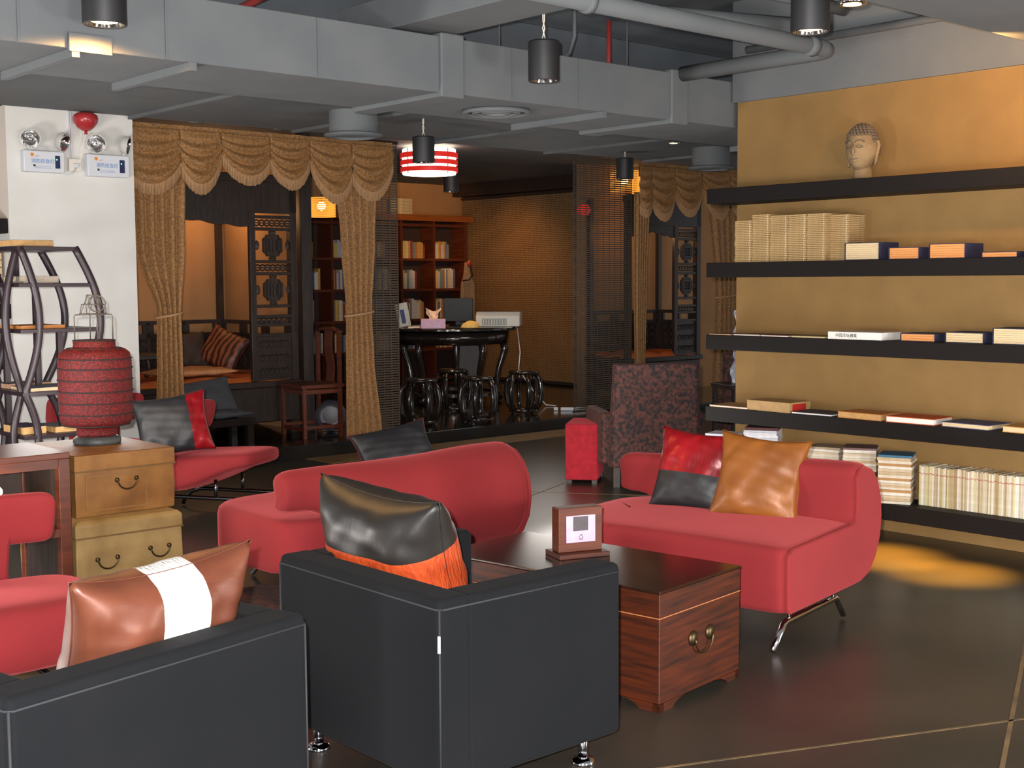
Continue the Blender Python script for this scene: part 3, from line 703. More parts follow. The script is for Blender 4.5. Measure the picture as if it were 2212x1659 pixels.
def bed(label, a0, a1, b0, b1, far=False):
    P = 0.12; seat = 0.66
    w = a1 - a0; d = b1 - b0
    t = thing('canopy_bed', label, 'bed', G(a0, b0, P), RZ)
    MB().span(0, w, 0.0, d, 0.12, seat - 0.1 - P + 0.02).build('bed_base', M_dkwood, t, bevel=0.01)
    MB().span(-0.02, w + 0.02, -0.03, d + 0.01, seat - P - 0.08, seat - P - 0.02).build('bed_frame', M_dkwood, t, bevel=0.01)
    for x in (0.05, w - 0.05):
        for y in (0.05, d - 0.05):
            MB().span(x - 0.05, x + 0.05, y - 0.05, y + 0.05, 0, 0.12).build('foot', M_dkwood, t)
    def mt(u, v):
        return (0.05 + (w - 0.1) * u, 0.0 + (d - 0.05) * v, seat - P + 0.02 + 0.012 * math.sin(u * 23 + v * 7) + 0.008 * math.sin(v * 17) - (0.05 if v < 0.02 else 0))
    MB().grid(mt, 40, 20).build('bed_cover', M_mator, t, smooth=True)
    MB().box((w * 0.5, d * 0.45, seat - P + 0.0), (w - 0.14, d * 0.8, 0.03)).build('mattress', M_mator, t)
    top = 2.62 - P
    for x in (0.04, w - 0.04):
        MB().span(x - 0.035, x + 0.035, 0.0, 0.07, seat - P - 0.02, top).build('post', M_dkwood, t)
    for x in (0.04, w - 0.05):
        MB().span(x - 0.03, x + 0.03, d - 0.07, d - 0.01, seat - P - 0.02, top).build('post', M_dkwood, t)
    # canopy frieze
    MB().span(0, w, 0.0, 0.06, top - 0.34, top).build('frieze', M_dkwood, t)
    MB().span(0, w, -0.02, 0.09, top - 0.06, top + 0.02).build('cornice', M_dkwood, t, bevel=0.01)
    ap = MB()
    n = 40
    def bz(u):
        return top - 0.34 - (0.07 + 0.10 * (math.cos(u * 2 * PI) * 0.5 + 0.5) ** 0.7 * 0.6 + 0.02 * abs(math.sin(u * 12 * PI / 2)))
    ww = w - (0.52 if not far else 0.5)
    for k in range(n):
        u0, u1 = k / n, (k + 1) / n
        ap.loft([[(0.05 + ww * u0, 0.02, top - 0.33), (0.05 + ww * u1, 0.02, top - 0.33), (0.05 + ww * u1, 0.045, top - 0.33), (0.05 + ww * u0, 0.045, top - 0.33)],
                 [(0.05 + ww * u0, 0.02, bz(u0)), (0.05 + ww * u1, 0.02, bz(u1)), (0.05 + ww * u1, 0.045, bz(u1)), (0.05 + ww * u0, 0.045, bz(u0))]])
    ap.build('carved_apron', M_dkwood, t)
    # carved front panel at the right
    fr, cv = lattice_panel(0.52 if not far else 0.5, seat - P - 0.02, top - 0.32)
    for mb in (fr, cv):
        for p in mb.v: p.x += w - (0.52 if not far else 0.5); p.y += 0.03
    f = fr.build('carved_panel', M_dkwood, t, bevel=0.004)
    tag(cv.build('carving', M_dkwood, f), kind='stuff')
    # low railings at the back and the right end
    def rail(p, q, nm):
        p = Vector(p); q = Vector(q); dv = q - p; ln = dv.length; ang = math.atan2(dv.y, dv.x)
        r = MB()
        zb = seat - P
        for z, h in ((zb + 0.53, 0.04), (zb + 0.40, 0.035), (zb + 0.05, 0.04)):
            r.box((ln / 2, 0, z), (ln, 0.035, h))
        k = max(2, int(ln / 0.4))
        for i in range(k + 1):
            r.box((ln * i / k, 0, zb + 0.28), (0.04, 0.035, 0.5)); 
            r.box((ln * i / k, 0, zb + 0.465), (0.12, 0.03, 0.1))
        r.box((ln / 2, 0.012, zb + 0.22), (ln, 0.012, 0.34))
        o = r.build(nm, M_dkwood, t, loc=p, rz=ang)
        c = MB()
        nx = int(ln / 0.1)
        for i in range(nx):
            for j in range(3):
                cx = (i + .5) * ln / nx; cz = zb + 0.12 + j * 0.1
                c.tube([(cx + 0.036 * math.cos(m_ * PI / 4), -0.0, cz + 0.036 * math.sin(m_ * PI / 4)) for m_ in range(8)], 0.009, 5, True)
        tag(c.build('carving', M_dkwood, o), kind='stuff')
    rail((0.08, d - 0.04, 0), (w - 0.08, d - 0.04, 0), 'back_rail')
    rail((w - 0.05, d - 0.08, 0), (w - 0.05, 0.1, 0), 'end_rail')
    return t
bed('carved dark wood canopy bed with orange cover behind the near curtain', 4.72, 6.9, 10.88, 12.38)
bed('carved dark wood canopy bed with orange cover behind the far curtain', 11.5, 12.88, 10.72, 11.44, True)
light('alcove_lamp', 'POINT', G(6.5, 11.9, 2.35), 9, (1.0, 0.55, 0.22), 0.12)
light('alcove_lamp', 'POINT', G(12.1, 11.0, 2.2), 4, (1.0, 0.5, 0.2), 0.1)
light('alcove_lamp', 'POINT', G(5.3, 11.6, 2.35), 2.5, (1.0, 0.6, 0.3), 0.12)

light('blind_spot', 'SPOT', G(11.2, 13.7, 2.95), 80, (1.0, 0.48, 0.16), 0.2, G(12.6, 14.0, 1.3), 100, 1.0)
light('bookcase_spot', 'SPOT', (-0.68, 15.05, 2.6), 190, WARM, 0.03, G(11.6, 14.9, 2.5), 30, 0.6)
# ------------------------------------------------------------------ cushions
def pillow(name, label, w, h, t_, loc, rot, parts, group=None, pinch=0.10, nu=44, nv=36, flat=None, seed=0, amp=0.0025):
    """parts: list of (part name, material, test(u, v)); u across, v up, both -1..1; rot: Euler of the cushion's plane (x across, z up)"""
    o = thing(name, label, 'cushion', loc, 0, group)
    o.rotation_euler = rot
    rnd = random.Random(seed)
    ph = [rnd.uniform(0, 6) for _ in range(8)]
    def pos(u, v, s):
        x = w / 2 * u * (1 - pinch * (1 - v * v) * abs(u) ** 2)
        z = h / 2 * v * (1 - pinch * (1 - u * u) * abs(v) ** 2)
        th_ = t_ / 2 * ((1 - abs(u) ** 2.6) * (1 - abs(v) ** 2.6)) ** 0.46
        wr = amp * (math.sin(6 * u + 4 * v + ph[0]) + math.sin(11 * u - 7 * v + ph[1]) * 0.7 + math.sin(17 * (u * v) + ph[2]) * 0.8 + math.sin(23 * v + 5 * u + ph[3]) * 0.35)
        e = (1 - u * u) * (1 - v * v)
        return Vector((x, s * (th_ + wr * min(1, e * 3)), z))
    for nm, m, test in parts:
        mb = MB(); idx = {}
        def vid(i, j, s):
            u = -1 + 2 * i / nu; v = -1 + 2 * j / nv
            if i in (0, nu) or j in (0, nv): s = 0
            k = (i, j, s)
            if k not in idx:
                idx[k] = len(mb.v); mb.v.append(pos(u, v, s))
            return idx[k]
        for i in range(nu):
            for j in range(nv):
                if not test(-1 + 2 * (i + .5) / nu, -1 + 2 * (j + .5) / nv): continue
                for s in (-1, 1):
                    mb.f.append(tuple(vid(a, b_, s) for a, b_ in ((i, j), (i + 1, j), (i + 1, j + 1), (i, j + 1))))
        mb.build(nm, m, o, smooth=True)
    mb = MB()
    pts = []
    for i in range(nu): pts.append(pos(-1 + 2 * i / nu, -1, 0))
    for j in range(nv): pts.append(pos(1, -1 + 2 * j / nv, 0))
    for i in range(nu): pts.append(pos(1 - 2 * i / nu, 1, 0))
    for j in range(nv): pts.append(pos(-1, 1 - 2 * j / nv, 0))
    mb.tube(pts, 0.0014, 5, True).build('seam', parts[0][1], o, smooth=True)
    return o
ALL = lambda u, v: True
# on the near bed
pillow('cushion', 'striped orange-brown cushion on the near canopy bed', 0.5, 0.42, 0.16, G(6.55, 11.75, 0.92), (math.radians(-25), math.radians(20), RZ - 1.2), [('cover', mat('striped_silk', C(150, 84, 50), 0.5, c2=C(70, 38, 30), scale=5, kind='wave', lo=0.4, hi=0.6), ALL)], seed=1)
pillow('cushion', 'dark cushion beside the striped cushion on the near bed', 0.5, 0.42, 0.18, G(6.25, 12.0, 0.9), (math.radians(-20), 0, RZ), [('cover', cmat(66, 52, 46), ALL)], seed=2)
pillow('cushion', 'flat pale orange seat pad on the near bed', 0.8, 0.5, 0.09, G(5.95, 11.35, 0.74), (PI / 2, 0, RZ), [('cover', cmat(216, 150, 100), ALL)], seed=3, pinch=0.03)
t = thing('bed_table', 'low dark curved-leg table on the near bed', 'table', G(5.35, 11.35, 0.69), RZ)
MB().span(-0.3, 0.3, -0.25, 0.25, 0.2, 0.24).build('table_top', M_dkwood, t, bevel=0.006)
for sx in (-1, 1):
    for sy in (-1, 1):
        MB().tube([(sx * 0.25, sy * 0.2, 0.2), (sx * 0.29, sy * 0.22, 0.13), (sx * 0.28, sy * 0.21, 0.06), (sx * 0.24, sy * 0.19, 0.012)], 0.022, 8).build('leg', M_dkwood, t, smooth=True)

# ------------------------------------------------------------------ wooden side chair on the platform
t = thing('side_chair', 'brown wooden Chinese side chair on the platform beside the carved panel', 'chair', (-1.945, 12.36, 0.12), math.radians(-55))
# local: seat 0.5 x 0.44, back along +y... the chair faces -y
for x in (-0.23, 0.23):
    MB().box((x, -0.19, 0.24), (0.035, 0.035, 0.48)).build('leg', M_brwood, t)
    MB().box((x, 0.19, 0.5), (0.035, 0.035, 1.0)).build('rear_leg', M_brwood, t)
    MB().box((x, 0, 0.1), (0.022, 0.36, 0.03)).build('stretcher', M_brwood, t)
    MB().box((x, 0, 0.44), (0.022, 0.36, 0.04)).build('apron', M_brwood, t)
for y in (-0.19, 0.19):
    MB().box((0, y, 0.08), (0.44, 0.022, 0.03)).build('stretcher', M_brwood, t)
    MB().box((0, y, 0.44), (0.44, 0.022, 0.04)).build('apron', M_brwood, t)
MB().box((0, 0, 0.49), (0.52, 0.45, 0.035)).build('seat', M_brwood, t, bevel=0.006)
MB().tube([(-0.27, 0.19, 1.0), (-0.1, 0.2, 1.03), (0.1, 0.2, 1.03), (0.27, 0.19, 1.0)], 0.02, 8).build('crest_rail', M_brwood, t, smooth=True)
MB().loft([[(x - 0.075, 0.19 + y, z), (x + 0.075, 0.19 + y, z), (x + 0.075, 0.205 + y, z), (x - 0.075, 0.205 + y, z)] for x, y, z in ((0, 0, 0.5), (0, 0.02, 0.65), (0, -0.01, 0.85), (0, 0.0, 1.02))]).build('splat', M_brwood, t)
t = thing('porcelain_plate', 'round blue-gray plate standing behind the wooden side chair', 'plate', (-1.80, 12.62, 0.125), math.radians(10))
MB().lathe([(0.01, 0), (0.08, 0.004), (0.15, 0.02), (0.155, 0.026), (0.08, 0.012), (0.01, 0.008)], 28).build('dish', mat('blue_gray_porcelain', C(62, 63, 78), 0.4, c2=C(80, 74, 78), scale=8), t, smooth=True)
t.children[0].rotation_euler = (math.radians(80), 0, 0); t.children[0].location = (0, 0, 0.156)
MB().box((0, 0.05, 0.012), (0.14, 0.09, 0.02)).build('plate_stand', M_dkwood, t)
# grey cushions on a low black bench at the platform edge
t = thing('low_bench', 'low black bench at the foot of the near bed', 'bench', G(5.5, 10.3, 0.12), RZ)
MB().span(-0.45, 0.45, -0.2, 0.2, 0.2, 0.27).build('seat', M_lac, t, bevel=0.01)
for x in (-0.4, 0.4):
    for y in (-0.15, 0.15): MB().span(x - 0.03, x + 0.03, y - 0.03, y + 0.03, 0, 0.2).build('leg', M_lac, t)
pillow('cushion', 'dark gray cushion leaning on the low black bench', 0.62, 0.34, 0.14, G(5.55, 10.36, 0.57), (math.radians(-28), math.radians(-6), RZ), [('cover', M_grayc, ALL)], seed=4, pinch=0.05)
pillow('cushion', 'flat gray seat pad on the low black bench', 0.8, 0.36, 0.08, G(5.52, 10.26, 0.43), (PI / 2, 0, RZ), [('cover', M_grayc, ALL)], seed=5, pinch=0.03)

# ------------------------------------------------------------------ tea area: round table, drum stools, things on the table
P = 0.12
TX, TY, TR, TH = -0.72, 15.7, 0.78, 0.93
t = thing('round_table', 'black lacquered round pedestal table among drum stools', 'table', (TX, TY, P))
MB().lathe([(0.02, TH - 0.05), (TR - 0.06, TH - 0.05), (TR, TH - 0.035), (TR, TH - 0.01), (TR - 0.02, TH), (0.02, TH)], 48).build('table_top', M_lac, t, smooth=True, bevel=0.004)
MB().lathe([(TR - 0.12, TH - 0.2), (TR - 0.1, TH - 0.2), (TR - 0.08, TH - 0.06), (TR - 0.12, TH - 0.06)], 48, ring=True).build('apron', M_lac, t, smooth=True)
for k in range(5):
    an = 2 * PI * k / 5 + 0.3
    c, s = math.cos(an), math.sin(an)
    MB().tube([(c * 0.62, s * 0.62, TH - 0.1), (c * 0.66, s * 0.66, TH - 0.3), (c * 0.58, s * 0.58, 0.4), (c * 0.54, s * 0.54, 0.1), (c * 0.6, s * 0.6, 0.02)], [0.05, 0.045, 0.035, 0.035, 0.045], 10).build('leg', M_lac, t, smooth=True)
MB().lathe([(0.5, 0.1), (0.58, 0.1), (0.58, 0.14), (0.5, 0.14)], 40, ring=True).build('foot_ring', M_lac, t, smooth=True, bevel=0.003)
def drum():
    t = thing('drum_stool', 'x', 'stool', (0, 0, P), 0, 'black drum stools')
    MB().lathe([(0.02, 0.44), (0.14, 0.44), (0.165, 0.45), (0.17, 0.465), (0.16, 0.48), (0.02, 0.48)], 32).build('seat', M_lac, t, smooth=True)
    MB().lathe([(0.12, 0.02), (0.165, 0.02), (0.17, 0.035), (0.165, 0.05), (0.12, 0.05)], 32, ring=True).build('base_ring', M_lac, t, smooth=True)
    for k in range(6):
        an = 2 * PI * k / 6
        c, s = math.cos(an), math.sin(an)
        MB().tube([(c * r, s * r, z) for r, z in ((0.145, 0.04), (0.19, 0.12), (0.205, 0.24), (0.19, 0.36), (0.145, 0.45))], [0.022, 0.026, 0.028, 0.026, 0.022], 8).build('bow', M_lac, t, smooth=True)
    for k in range(3):
        an = 2 * PI * k / 3
        MB().sphere((0.13 * math.cos(an), 0.13 * math.sin(an), 0.011), 0.02, 8, (1, 1, 0.55)).build('foot', M_lac, t, smooth=True)
    return t
d0 = drum()
ds = [((-0.955, 13.2), 'black drum stool at the left, nearest the dark blind'), ((-0.36, 13.45), 'black drum stool in the middle front of the round table'),
      ((0.13, 14.3), 'black drum stool at the right of the round table'), ((-0.68, 14.6), 'black drum stool partly hidden under the round table')]
for i, ((x, y), lab) in enumerate(ds):
    o = d0 if i == 0 else copy_tree(d0)
    o.location = (x, y, P); o.rotation_euler.z = i * 0.4; o['label'] = lab
zt = P + TH
t = thing('tissue_box', 'lilac tissue box with a tissue sticking out on the round table', 'tissue box', (-0.93, 15.15, zt), 0.1)
MB().box((0, 0, 0.055), (0.29, 0.13, 0.11)).build('carton', M_lilac, t, bevel=0.004)
MB().grid(lambda u, v: ((u - 0.5) * (0.09 + 0.1 * v) + 0.01 * math.sin(v * 9), 0.014 * math.sin(u * 9 + v * 3), 0.108 + 0.13 * v * (0.85 + 0.15 * math.cos(u * 6))), 12, 8).build('tissue', cmat(236, 206, 180), t, smooth=True)
t = thing('printer', 'off-white desktop printer on the round table', 'printer', (-0.155, 15.62, zt), -0.12)
MB().loft([[(x, -0.13, 0.0), (x, 0.15, 0.0), (x, 0.15, 0.15), (x, 0.10, 0.18), (x, -0.08, 0.18), (x, -0.13, 0.13)] for x in (-0.27, 0.27)]).build('body', M_plas, t, bevel=0.015)
MB().box((-0.04, -0.133, 0.06), (0.30, 0.012, 0.08)).build('paper_slot', cmat(150, 160, 158), t)
for k in range(9): MB().box((-0.17 + k * 0.033, -0.141, 0.06), (0.008, 0.006, 0.07)).build('grille_bar', M_plas, t)
t = thing('monitor', 'black flat monitor on the round table', 'monitor', (-0.66, 15.9, zt), 0.08)
MB().box((0, 0, 0.20), (0.36, 0.03, 0.29)).build('screen', M_lampb, t, bevel=0.006)
MB().box((0, 0.02, 0.03), (0.05, 0.03, 0.08)).build('stem', M_lampb, t)
MB().lathe([(0.01, 0), (0.1, 0), (0.1, 0.012), (0.01, 0.015)], 20).build('base', M_lampb, t, smooth=True)
t = thing('cloth_bundle', 'small yellow-cream bundle beside the printer', 'bundle', (-0.49, 15.22, zt))
MB().grid(lambda u, v: ((0.11 + 0.01 * math.sin(u * 25)) * math.cos(u * 2 * PI) * math.cos(v * PI / 2), 0.07 * math.sin(u * 2 * PI) * math.cos(v * PI / 2), 0.002 + 0.075 * math.sin(v * PI / 2) * (1 + 0.1 * math.sin(u * 19))), 32, 10).build('cloth', cmat(214, 184, 110), t, smooth=True)
t = thing('paper_slip', 'small white paper pad beside the tissue box', 'paper', (-1.17, 15.3, zt), 0.2)
MB().box((0, 0, 0.008), (0.14, 0.1, 0.014)).build('pad', M_wpap, t)
t = thing('leaning_frame', 'white leaning booklet with a blue print on the round table', 'booklet', (-1.31, 15.45, zt), 0.15)
MB().box((0, 0, 0.15), (0.15, 0.012, 0.29), ry=-0.16, rx=-0.2).build('board', cmat(206, 206, 196), t)
MB().box((0.0, -0.009, 0.13), (0.05, 0.004, 0.17), ry=-0.16, rx=-0.2).build('blue_print', cmat(64, 74, 128), t)
t = thing('power_cable', 'white cable hanging from the round table to the platform', 'cable')
MB().tube([(0.02, 15.75, zt + 0.02), (0.07, 15.6, zt - 0.03), (0.10, 15.3, 0.75), (0.08, 15.2, 0.55), (0.25, 15.2, 0.3), (0.4, 15.1, 0.135), (0.52, 15.05, 0.128)], 0.007, 6).build('cable_run', M_plas2, t, smooth=True)
t = thing('power_strip', 'white power strip lying on the platform edge', 'power strip', (0.70, 14.55, P), -0.1)
MB().box((0, 0, 0.02), (0.29, 0.055, 0.036)).build('body', M_plas2, t, bevel=0.005)
MB().box((-0.2, 0.0, 0.02), (0.05, 0.04, 0.035)).build('plug', M_plas2, t, bevel=0.004)
MB().tube([(0.145, 0, 0.018), (0.22, 0.01, 0.012), (0.33, -0.02, 0.009)], 0.006, 6).build('cord', M_plas2, t, smooth=True)

# red striped drum lamp over the tea area
t = thing('striped_pendant_lamp', 'glowing red and white banded drum lamp over the round table', 'lamp', (-0.885, 14.05, 2.75))
for z, h in ((0.03, 0.05), (0.105, 0.05), (0.18, 0.055)):
    MB().lathe([(0.300, z), (0.312, z), (0.312, z + h), (0.300, z + h)], 40, ring=True).build('red_band', M_rglow, t, smooth=False)
MB().lathe([(0.02, 0.006), (0.285, 0.006), (0.29, 0.012), (0.29, 0.275), (0.28, 0.28), (0.02, 0.28)], 40).build('diffuser', M_wglow, t, smooth=False)
for k in range(4):
    an = PI / 4 + k * PI / 2
    MB().box((0.303 * math.cos(an), 0.303 * math.sin(an), 0.14), (0.01, 0.01, 0.27)).build('rib', M_redpipe, t)
MB().cyl((0, 0, 0.28), (0, 0, 0.309), 0.02).build('stem', M_lampb, t)
def amber_drum(label, loc, r, h):
    t = thing('amber_drum', label, 'lamp', loc, group='amber wicker lamps')
    s = MB()
    n = int(h / 0.022)
    for i in range(n):
        s.lathe([(r, i * 0.022), (r + 0.008, i * 0.022), (r + 0.008, i * 0.022 + 0.013), (r, i * 0.022 + 0.013)], 24, ring=True)
    tag(s.build('wicker_rings', M_amber, t), kind='stuff')
    MB().sphere((0, 0, h / 2), 0.05, 10).build('bulb', M_glow, t, smooth=True)
    MB().cyl((0, 0, h / 2), (0, 0, 3.05 - loc[2]), 0.006, 6).build('cord', M_lampb, t)
amber_drum('amber glowing wicker lamp behind the near curtain', (-2.1, 14.3, 2.32), 0.15, 0.24)
amber_drum('amber glowing slatted drum put in for a lamp reflection behind the dark blind', (1.46, 16.6, 2.72), 0.2, 0.3)  # glowing body that imitates a reflection of the red drum lamp
t = thing('red_reflection_glow', 'small glowing red shape put in for a lamp reflection at the dark blind', 'lantern', (0.86, 15.2, 2.36))  # added glowing body, imitates red lamp reflections in the glass
MB().lathe([(0.02, 0.0), (0.06, 0.02), (0.085, 0.07), (0.06, 0.12), (0.02, 0.14)], 20).build('glow_body', M_rglow, t, smooth=True)
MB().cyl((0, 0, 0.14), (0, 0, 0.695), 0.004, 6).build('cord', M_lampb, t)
# wooden plaque with a tassel on the big blind
t = thing('wooden_plaque', 'narrow tan stringed wooden board leaning beside the bookcase', 'instrument', (-0.62, 17.9, 1.06), 0.1)
MB().prism([(-0.11, 0), (0.11, 0), (0.105, 0.5), (0.06, 0.62), (0.03, 0.8), (-0.03, 0.8), (-0.05, 0.62), (-0.085, 0.5)], -0.015, 0.015, 'y').build('board', cmat(170, 124, 78), t, bevel=0.004)
for x in (-0.03, 0.0, 0.03): MB().box((x, -0.018, 0.27), (0.006, 0.004, 0.5)).build('string', cmat(110, 84, 60), t)
MB().tube([(0.02, -0.03, 0.8), (0.05, -0.03, 0.74), (0.07, -0.03, 0.62), (0.03, -0.03, 0.56), (-0.06, -0.03, 0.55)], 0.012, 6).build('cord', M_lampb, t, smooth=True)
MB().sphere((0.03, -0.03, 0.78), 0.04, 8, (0.7, 0.5, 1.3)).build('tassel', cmat(190, 60, 40), t, smooth=True)
t = thing('plaque_stand', 'dark narrow stand under the stringed board', 'stand', (-0.62, 17.9, P), 0.1)
MB().box((0, 0, 0.46), (0.34, 0.2, 0.92)).box((0, 0, 0.93), (0.38, 0.24, 0.018)).build('cabinet', M_dkwood, t, bevel=0.005)

# ------------------------------------------------------------------ bookcase on the back wall
t = thing('bookcase', 'tall dark bookcase with an orange-brown top board', 'bookcase', G(8.22, 14.9, P), RZ)
BW, BH, BD, nc = 4.2, 2.36, 0.34, 7
for i in range(nc + 1):
    MB().span(i * BW / nc - 0.018, i * BW / nc + 0.018, 0, BD, 0, BH).build('upright', M_brwood, t)
rowz = (0.04, 0.48, 0.92, 1.36, 1.80, 2.30)
for z in rowz:
    MB().span(0, BW, 0.01, BD, z - 0.018, z + 0.018).build('shelf_board', M_brwood, t)
MB().span(-0.05, BW + 0.12, -0.06, BD + 0.02, BH, BH + 0.09).build('top_board', M_shelfor, t, bevel=0.005)
MB().span(0, BW, BD, BD + 0.015, 0, BH).build('back_panel', cmat(58, 40, 34), t)
BC = [(206, 180, 96), (214, 206, 196), (196, 150, 80), (176, 120, 70), (190, 188, 200), (224, 214, 190), (150, 60, 44), (120, 132, 130), (206, 196, 170), (96, 110, 150)]
def cname(c):
    return {206: 'cream', 214: 'white', 196: 'tan', 176: 'brown', 190: 'pale blue', 224: 'ivory', 150: 'red', 120: 'gray', 96: 'blue'}[c[0]]
for ci in range(2, nc):
    for ri, hmax in ((1, 0.28), (2, 0.3), (3, 0.3), (4, 0.26)):
        x = ci * BW / nc + 0.03; nb = 0
        end = (ci + 1) * BW / nc - 0.05 - (0.12 if (ci + ri) % 2 else 0.25)
        while x < end:
            w = random.uniform(0.022, 0.045); h = hmax * random.uniform(0.75, 1.0)
            c = random.choice(BC); nb += 1
            tt = thing('shelved_book', '%s book, %s from the left in row %s, column %s of the dark bookcase' % (cname(c), nth(nb), ('one', 'two', 'three', 'four')[4 - ri], nth(ci - 1)), 'book', t.matrix_basis @ Vector((x + w / 2, 0.05, rowz[ri] + 0.018)), RZ, 'books standing in the dark bookcase')
            MB().span(-w / 2 + 0.001, w / 2 - 0.001, 0, 0.2, 0, h).build('cover', cmat(*c), tt)
            x += w + 0.001
bx = Vector(G(11.35, 14.93, P + BH + 0.0905))
for k in range(5):
    tt = thing('stacked_book', 'cream paperback, %s from the bottom of the lit pile on the bookcase' % nth(k + 1), 'book', bx + Vector((0, 0, k * 0.046)), RZ + 0.35 + random.uniform(-0.02, 0.02), 'lit pile of books on the bookcase')
    MB().span(-0.14, 0.14, 0, 0.2, 0.0, 0.045).build('pages', cmat(222, 200, 160), tt, bevel=0.003)

# ================================================================== red lounge sofas
def smooth_mix(x, a, b):
    f = min(1, max(0, (x - a) / (b - a))); return f * f * (3 - 2 * f)
FULL = [(.70, .40), (.745, .46), (.755, .54), (.75, .61), (.74, .665), (.77, .70), (.84, .712), (.92, .69), (.99, .635), (1.035, .55), (1.05, .45), (1.03, .345), (.98, .255), (.90, .19), (.80, .165), (.70, .165), (.66, .20), (.66, .32)]
BAND = [(.735, .50), (.735, .53), (.735, .57), (.73, .62), (.715, .675), (.735, .705), (.775, .715), (.82, .705), (.86, .675), (.875, .63), (.88, .585), (.875, .545), (.86, .51), (.83, .495), (.80, .49), (.775, .49), (.755, .49), (.74, .495)]
def red_sofa(label, loc, rz, mirror, L=1.42):
    t = thing('lounge_sofa', label, 'sofa', loc, rz, 'red velvet lounge sofas')
    sg = -1 if mirror else 1
    def ring(x, k=1.0):
        f = smooth_mix(x / L, 0.60, 0.88)
        hump = 0.025 * (1 - smooth_mix(x / L, 0.12, 0.5)) - 0.02 * smooth_mix(x / L, 0.5, 1)
        pts = [(a[0] + (b[0] - a[0]) * f, a[1] + (b[1] - a[1]) * f + hump * smooth_mix(a[1], .3, .7)) for a, b in zip(FULL, BAND)]
        cy = sum(p[0] for p in pts) / len(pts); cz = sum(p[1] for p in pts) / len(pts)
        return [(sg * x, cy + (p[0] - cy) * k, cz + (p[1] - cz) * k) for p in pts]
    xs = [(0.0, .80), (0.006, .92), (0.025, .985), (0.05, 1)] + [(L * i / 16, 1) for i in range(1, 16)] + [(L - .09, 1), (L - .05, .97), (L - .02, .88), (L - .004, .7)]
    MB().loft([ring(x, k) for x, k in xs]).build('backrest', M_red, t, smooth=True, sub=1)
    # seat: rounded slab, its plan rounded at the open end
    def sring(z, ins):
        pts = []
        R1, R2, R3 = 0.05, 0.22, 0.20
        x0, x1, y0, y1 = ins, L - ins, ins, 0.90 - ins
        def arc(cx, cy, r, a0, a1, n=7):
            return [(cx + r * math.cos(a0 + (a1 - a0) * i / n), cy + r * math.sin(a0 + (a1 - a0) * i / n)) for i in range(n + 1)]
        pts += arc(x0 + R1, y0 + R1, R1, PI, 1.5 * PI, 5)
        n = 10
        pts += [(x0 + R1 + (x1 - R2 - x0 - R1) * i / n, y0) for i in range(1, n)]
        pts += arc(x1 - R2, y0 + R2, R2, -PI / 2, 0)
        pts += arc(x1 - R3, y1 - R3, R3, 0, PI / 2)
        pts += [(x1 - R3 + (x0 + .02 - x1 + R3) * i / n, y1) for i in range(1, n)]
        pts += [(x0, y1 - 0.02)] + [(x0, y1 - (y1 - y0 - R1) * i / 5) for i in range(1, 5)]
        out = []
        for x, y in pts:
            dome = 0.012 * math.sin(PI * min(1, max(0, x / L))) if z > .4 else 0
            out.append((sg * x, y, z + dome + (0.03 * smooth_mix(y, .5, .9) if z < .2 else 0)))
        return out
    MB().loft([sring(.165, .03), sring(.172, .008), sring(.195, 0), sring(.30, 0), sring(.40, 0), sring(.432, .006), sring(.447, .022), sring(.452, .05), sring(.454, .12), sring(.455, .25)]).build('seat', M_red, t, smooth=True)
    pr = [(.012, .19), (.03, .168), (.70, .166)] + [(p[0] - .004, p[1]) for p in FULL[15:11:-1]][:0] + [(.80, .167), (.90, .192), (.98, .257), (1.03, .347), (1.047, .45), (1.033, .55), (.988, .636), (.92, .692), (.84, .714), (.775, .704), (.742, .67), (.75, .61), (.752, .54), (.742, .475), (.70, .452), (.06, .446), (.02, .43), (.008, .40)]
    MB().prism([(y, z) for y, z in pr], -sg * .010, sg * .012, 'x').build('end_panel', M_red, t, bevel=0.009, seg=3)
    for x in (0.045, L - 0.3):
        leg = MB().tube([(sg * x, -.03, .016), (sg * x, .06, .085), (sg * x, .075, .105), (sg * x, .10, .115), (sg * x, .62, .115), (sg * x, .645, .105), (sg * x, .66, .085), (sg * x, .72, .016)], 0.015, 12).build('leg_frame', M_chrome, t, smooth=True)
        for y in (.13, .6):
            MB().cyl((sg * x, y, .118), (sg * x, y, .19), .009, 10).build('leg_post', M_chrome, leg, smooth=True)
    return t
red_sofa('red velvet lounge sofa holding the red and gold cushions beside the wooden chest', (1.16, 5.36, 0), math.radians(-37.5), True, 1.32)
red_sofa('red velvet lounge sofa seen from behind in the middle', (-0.57, 7.58, 0), math.radians(-140.3), False, 1.39)

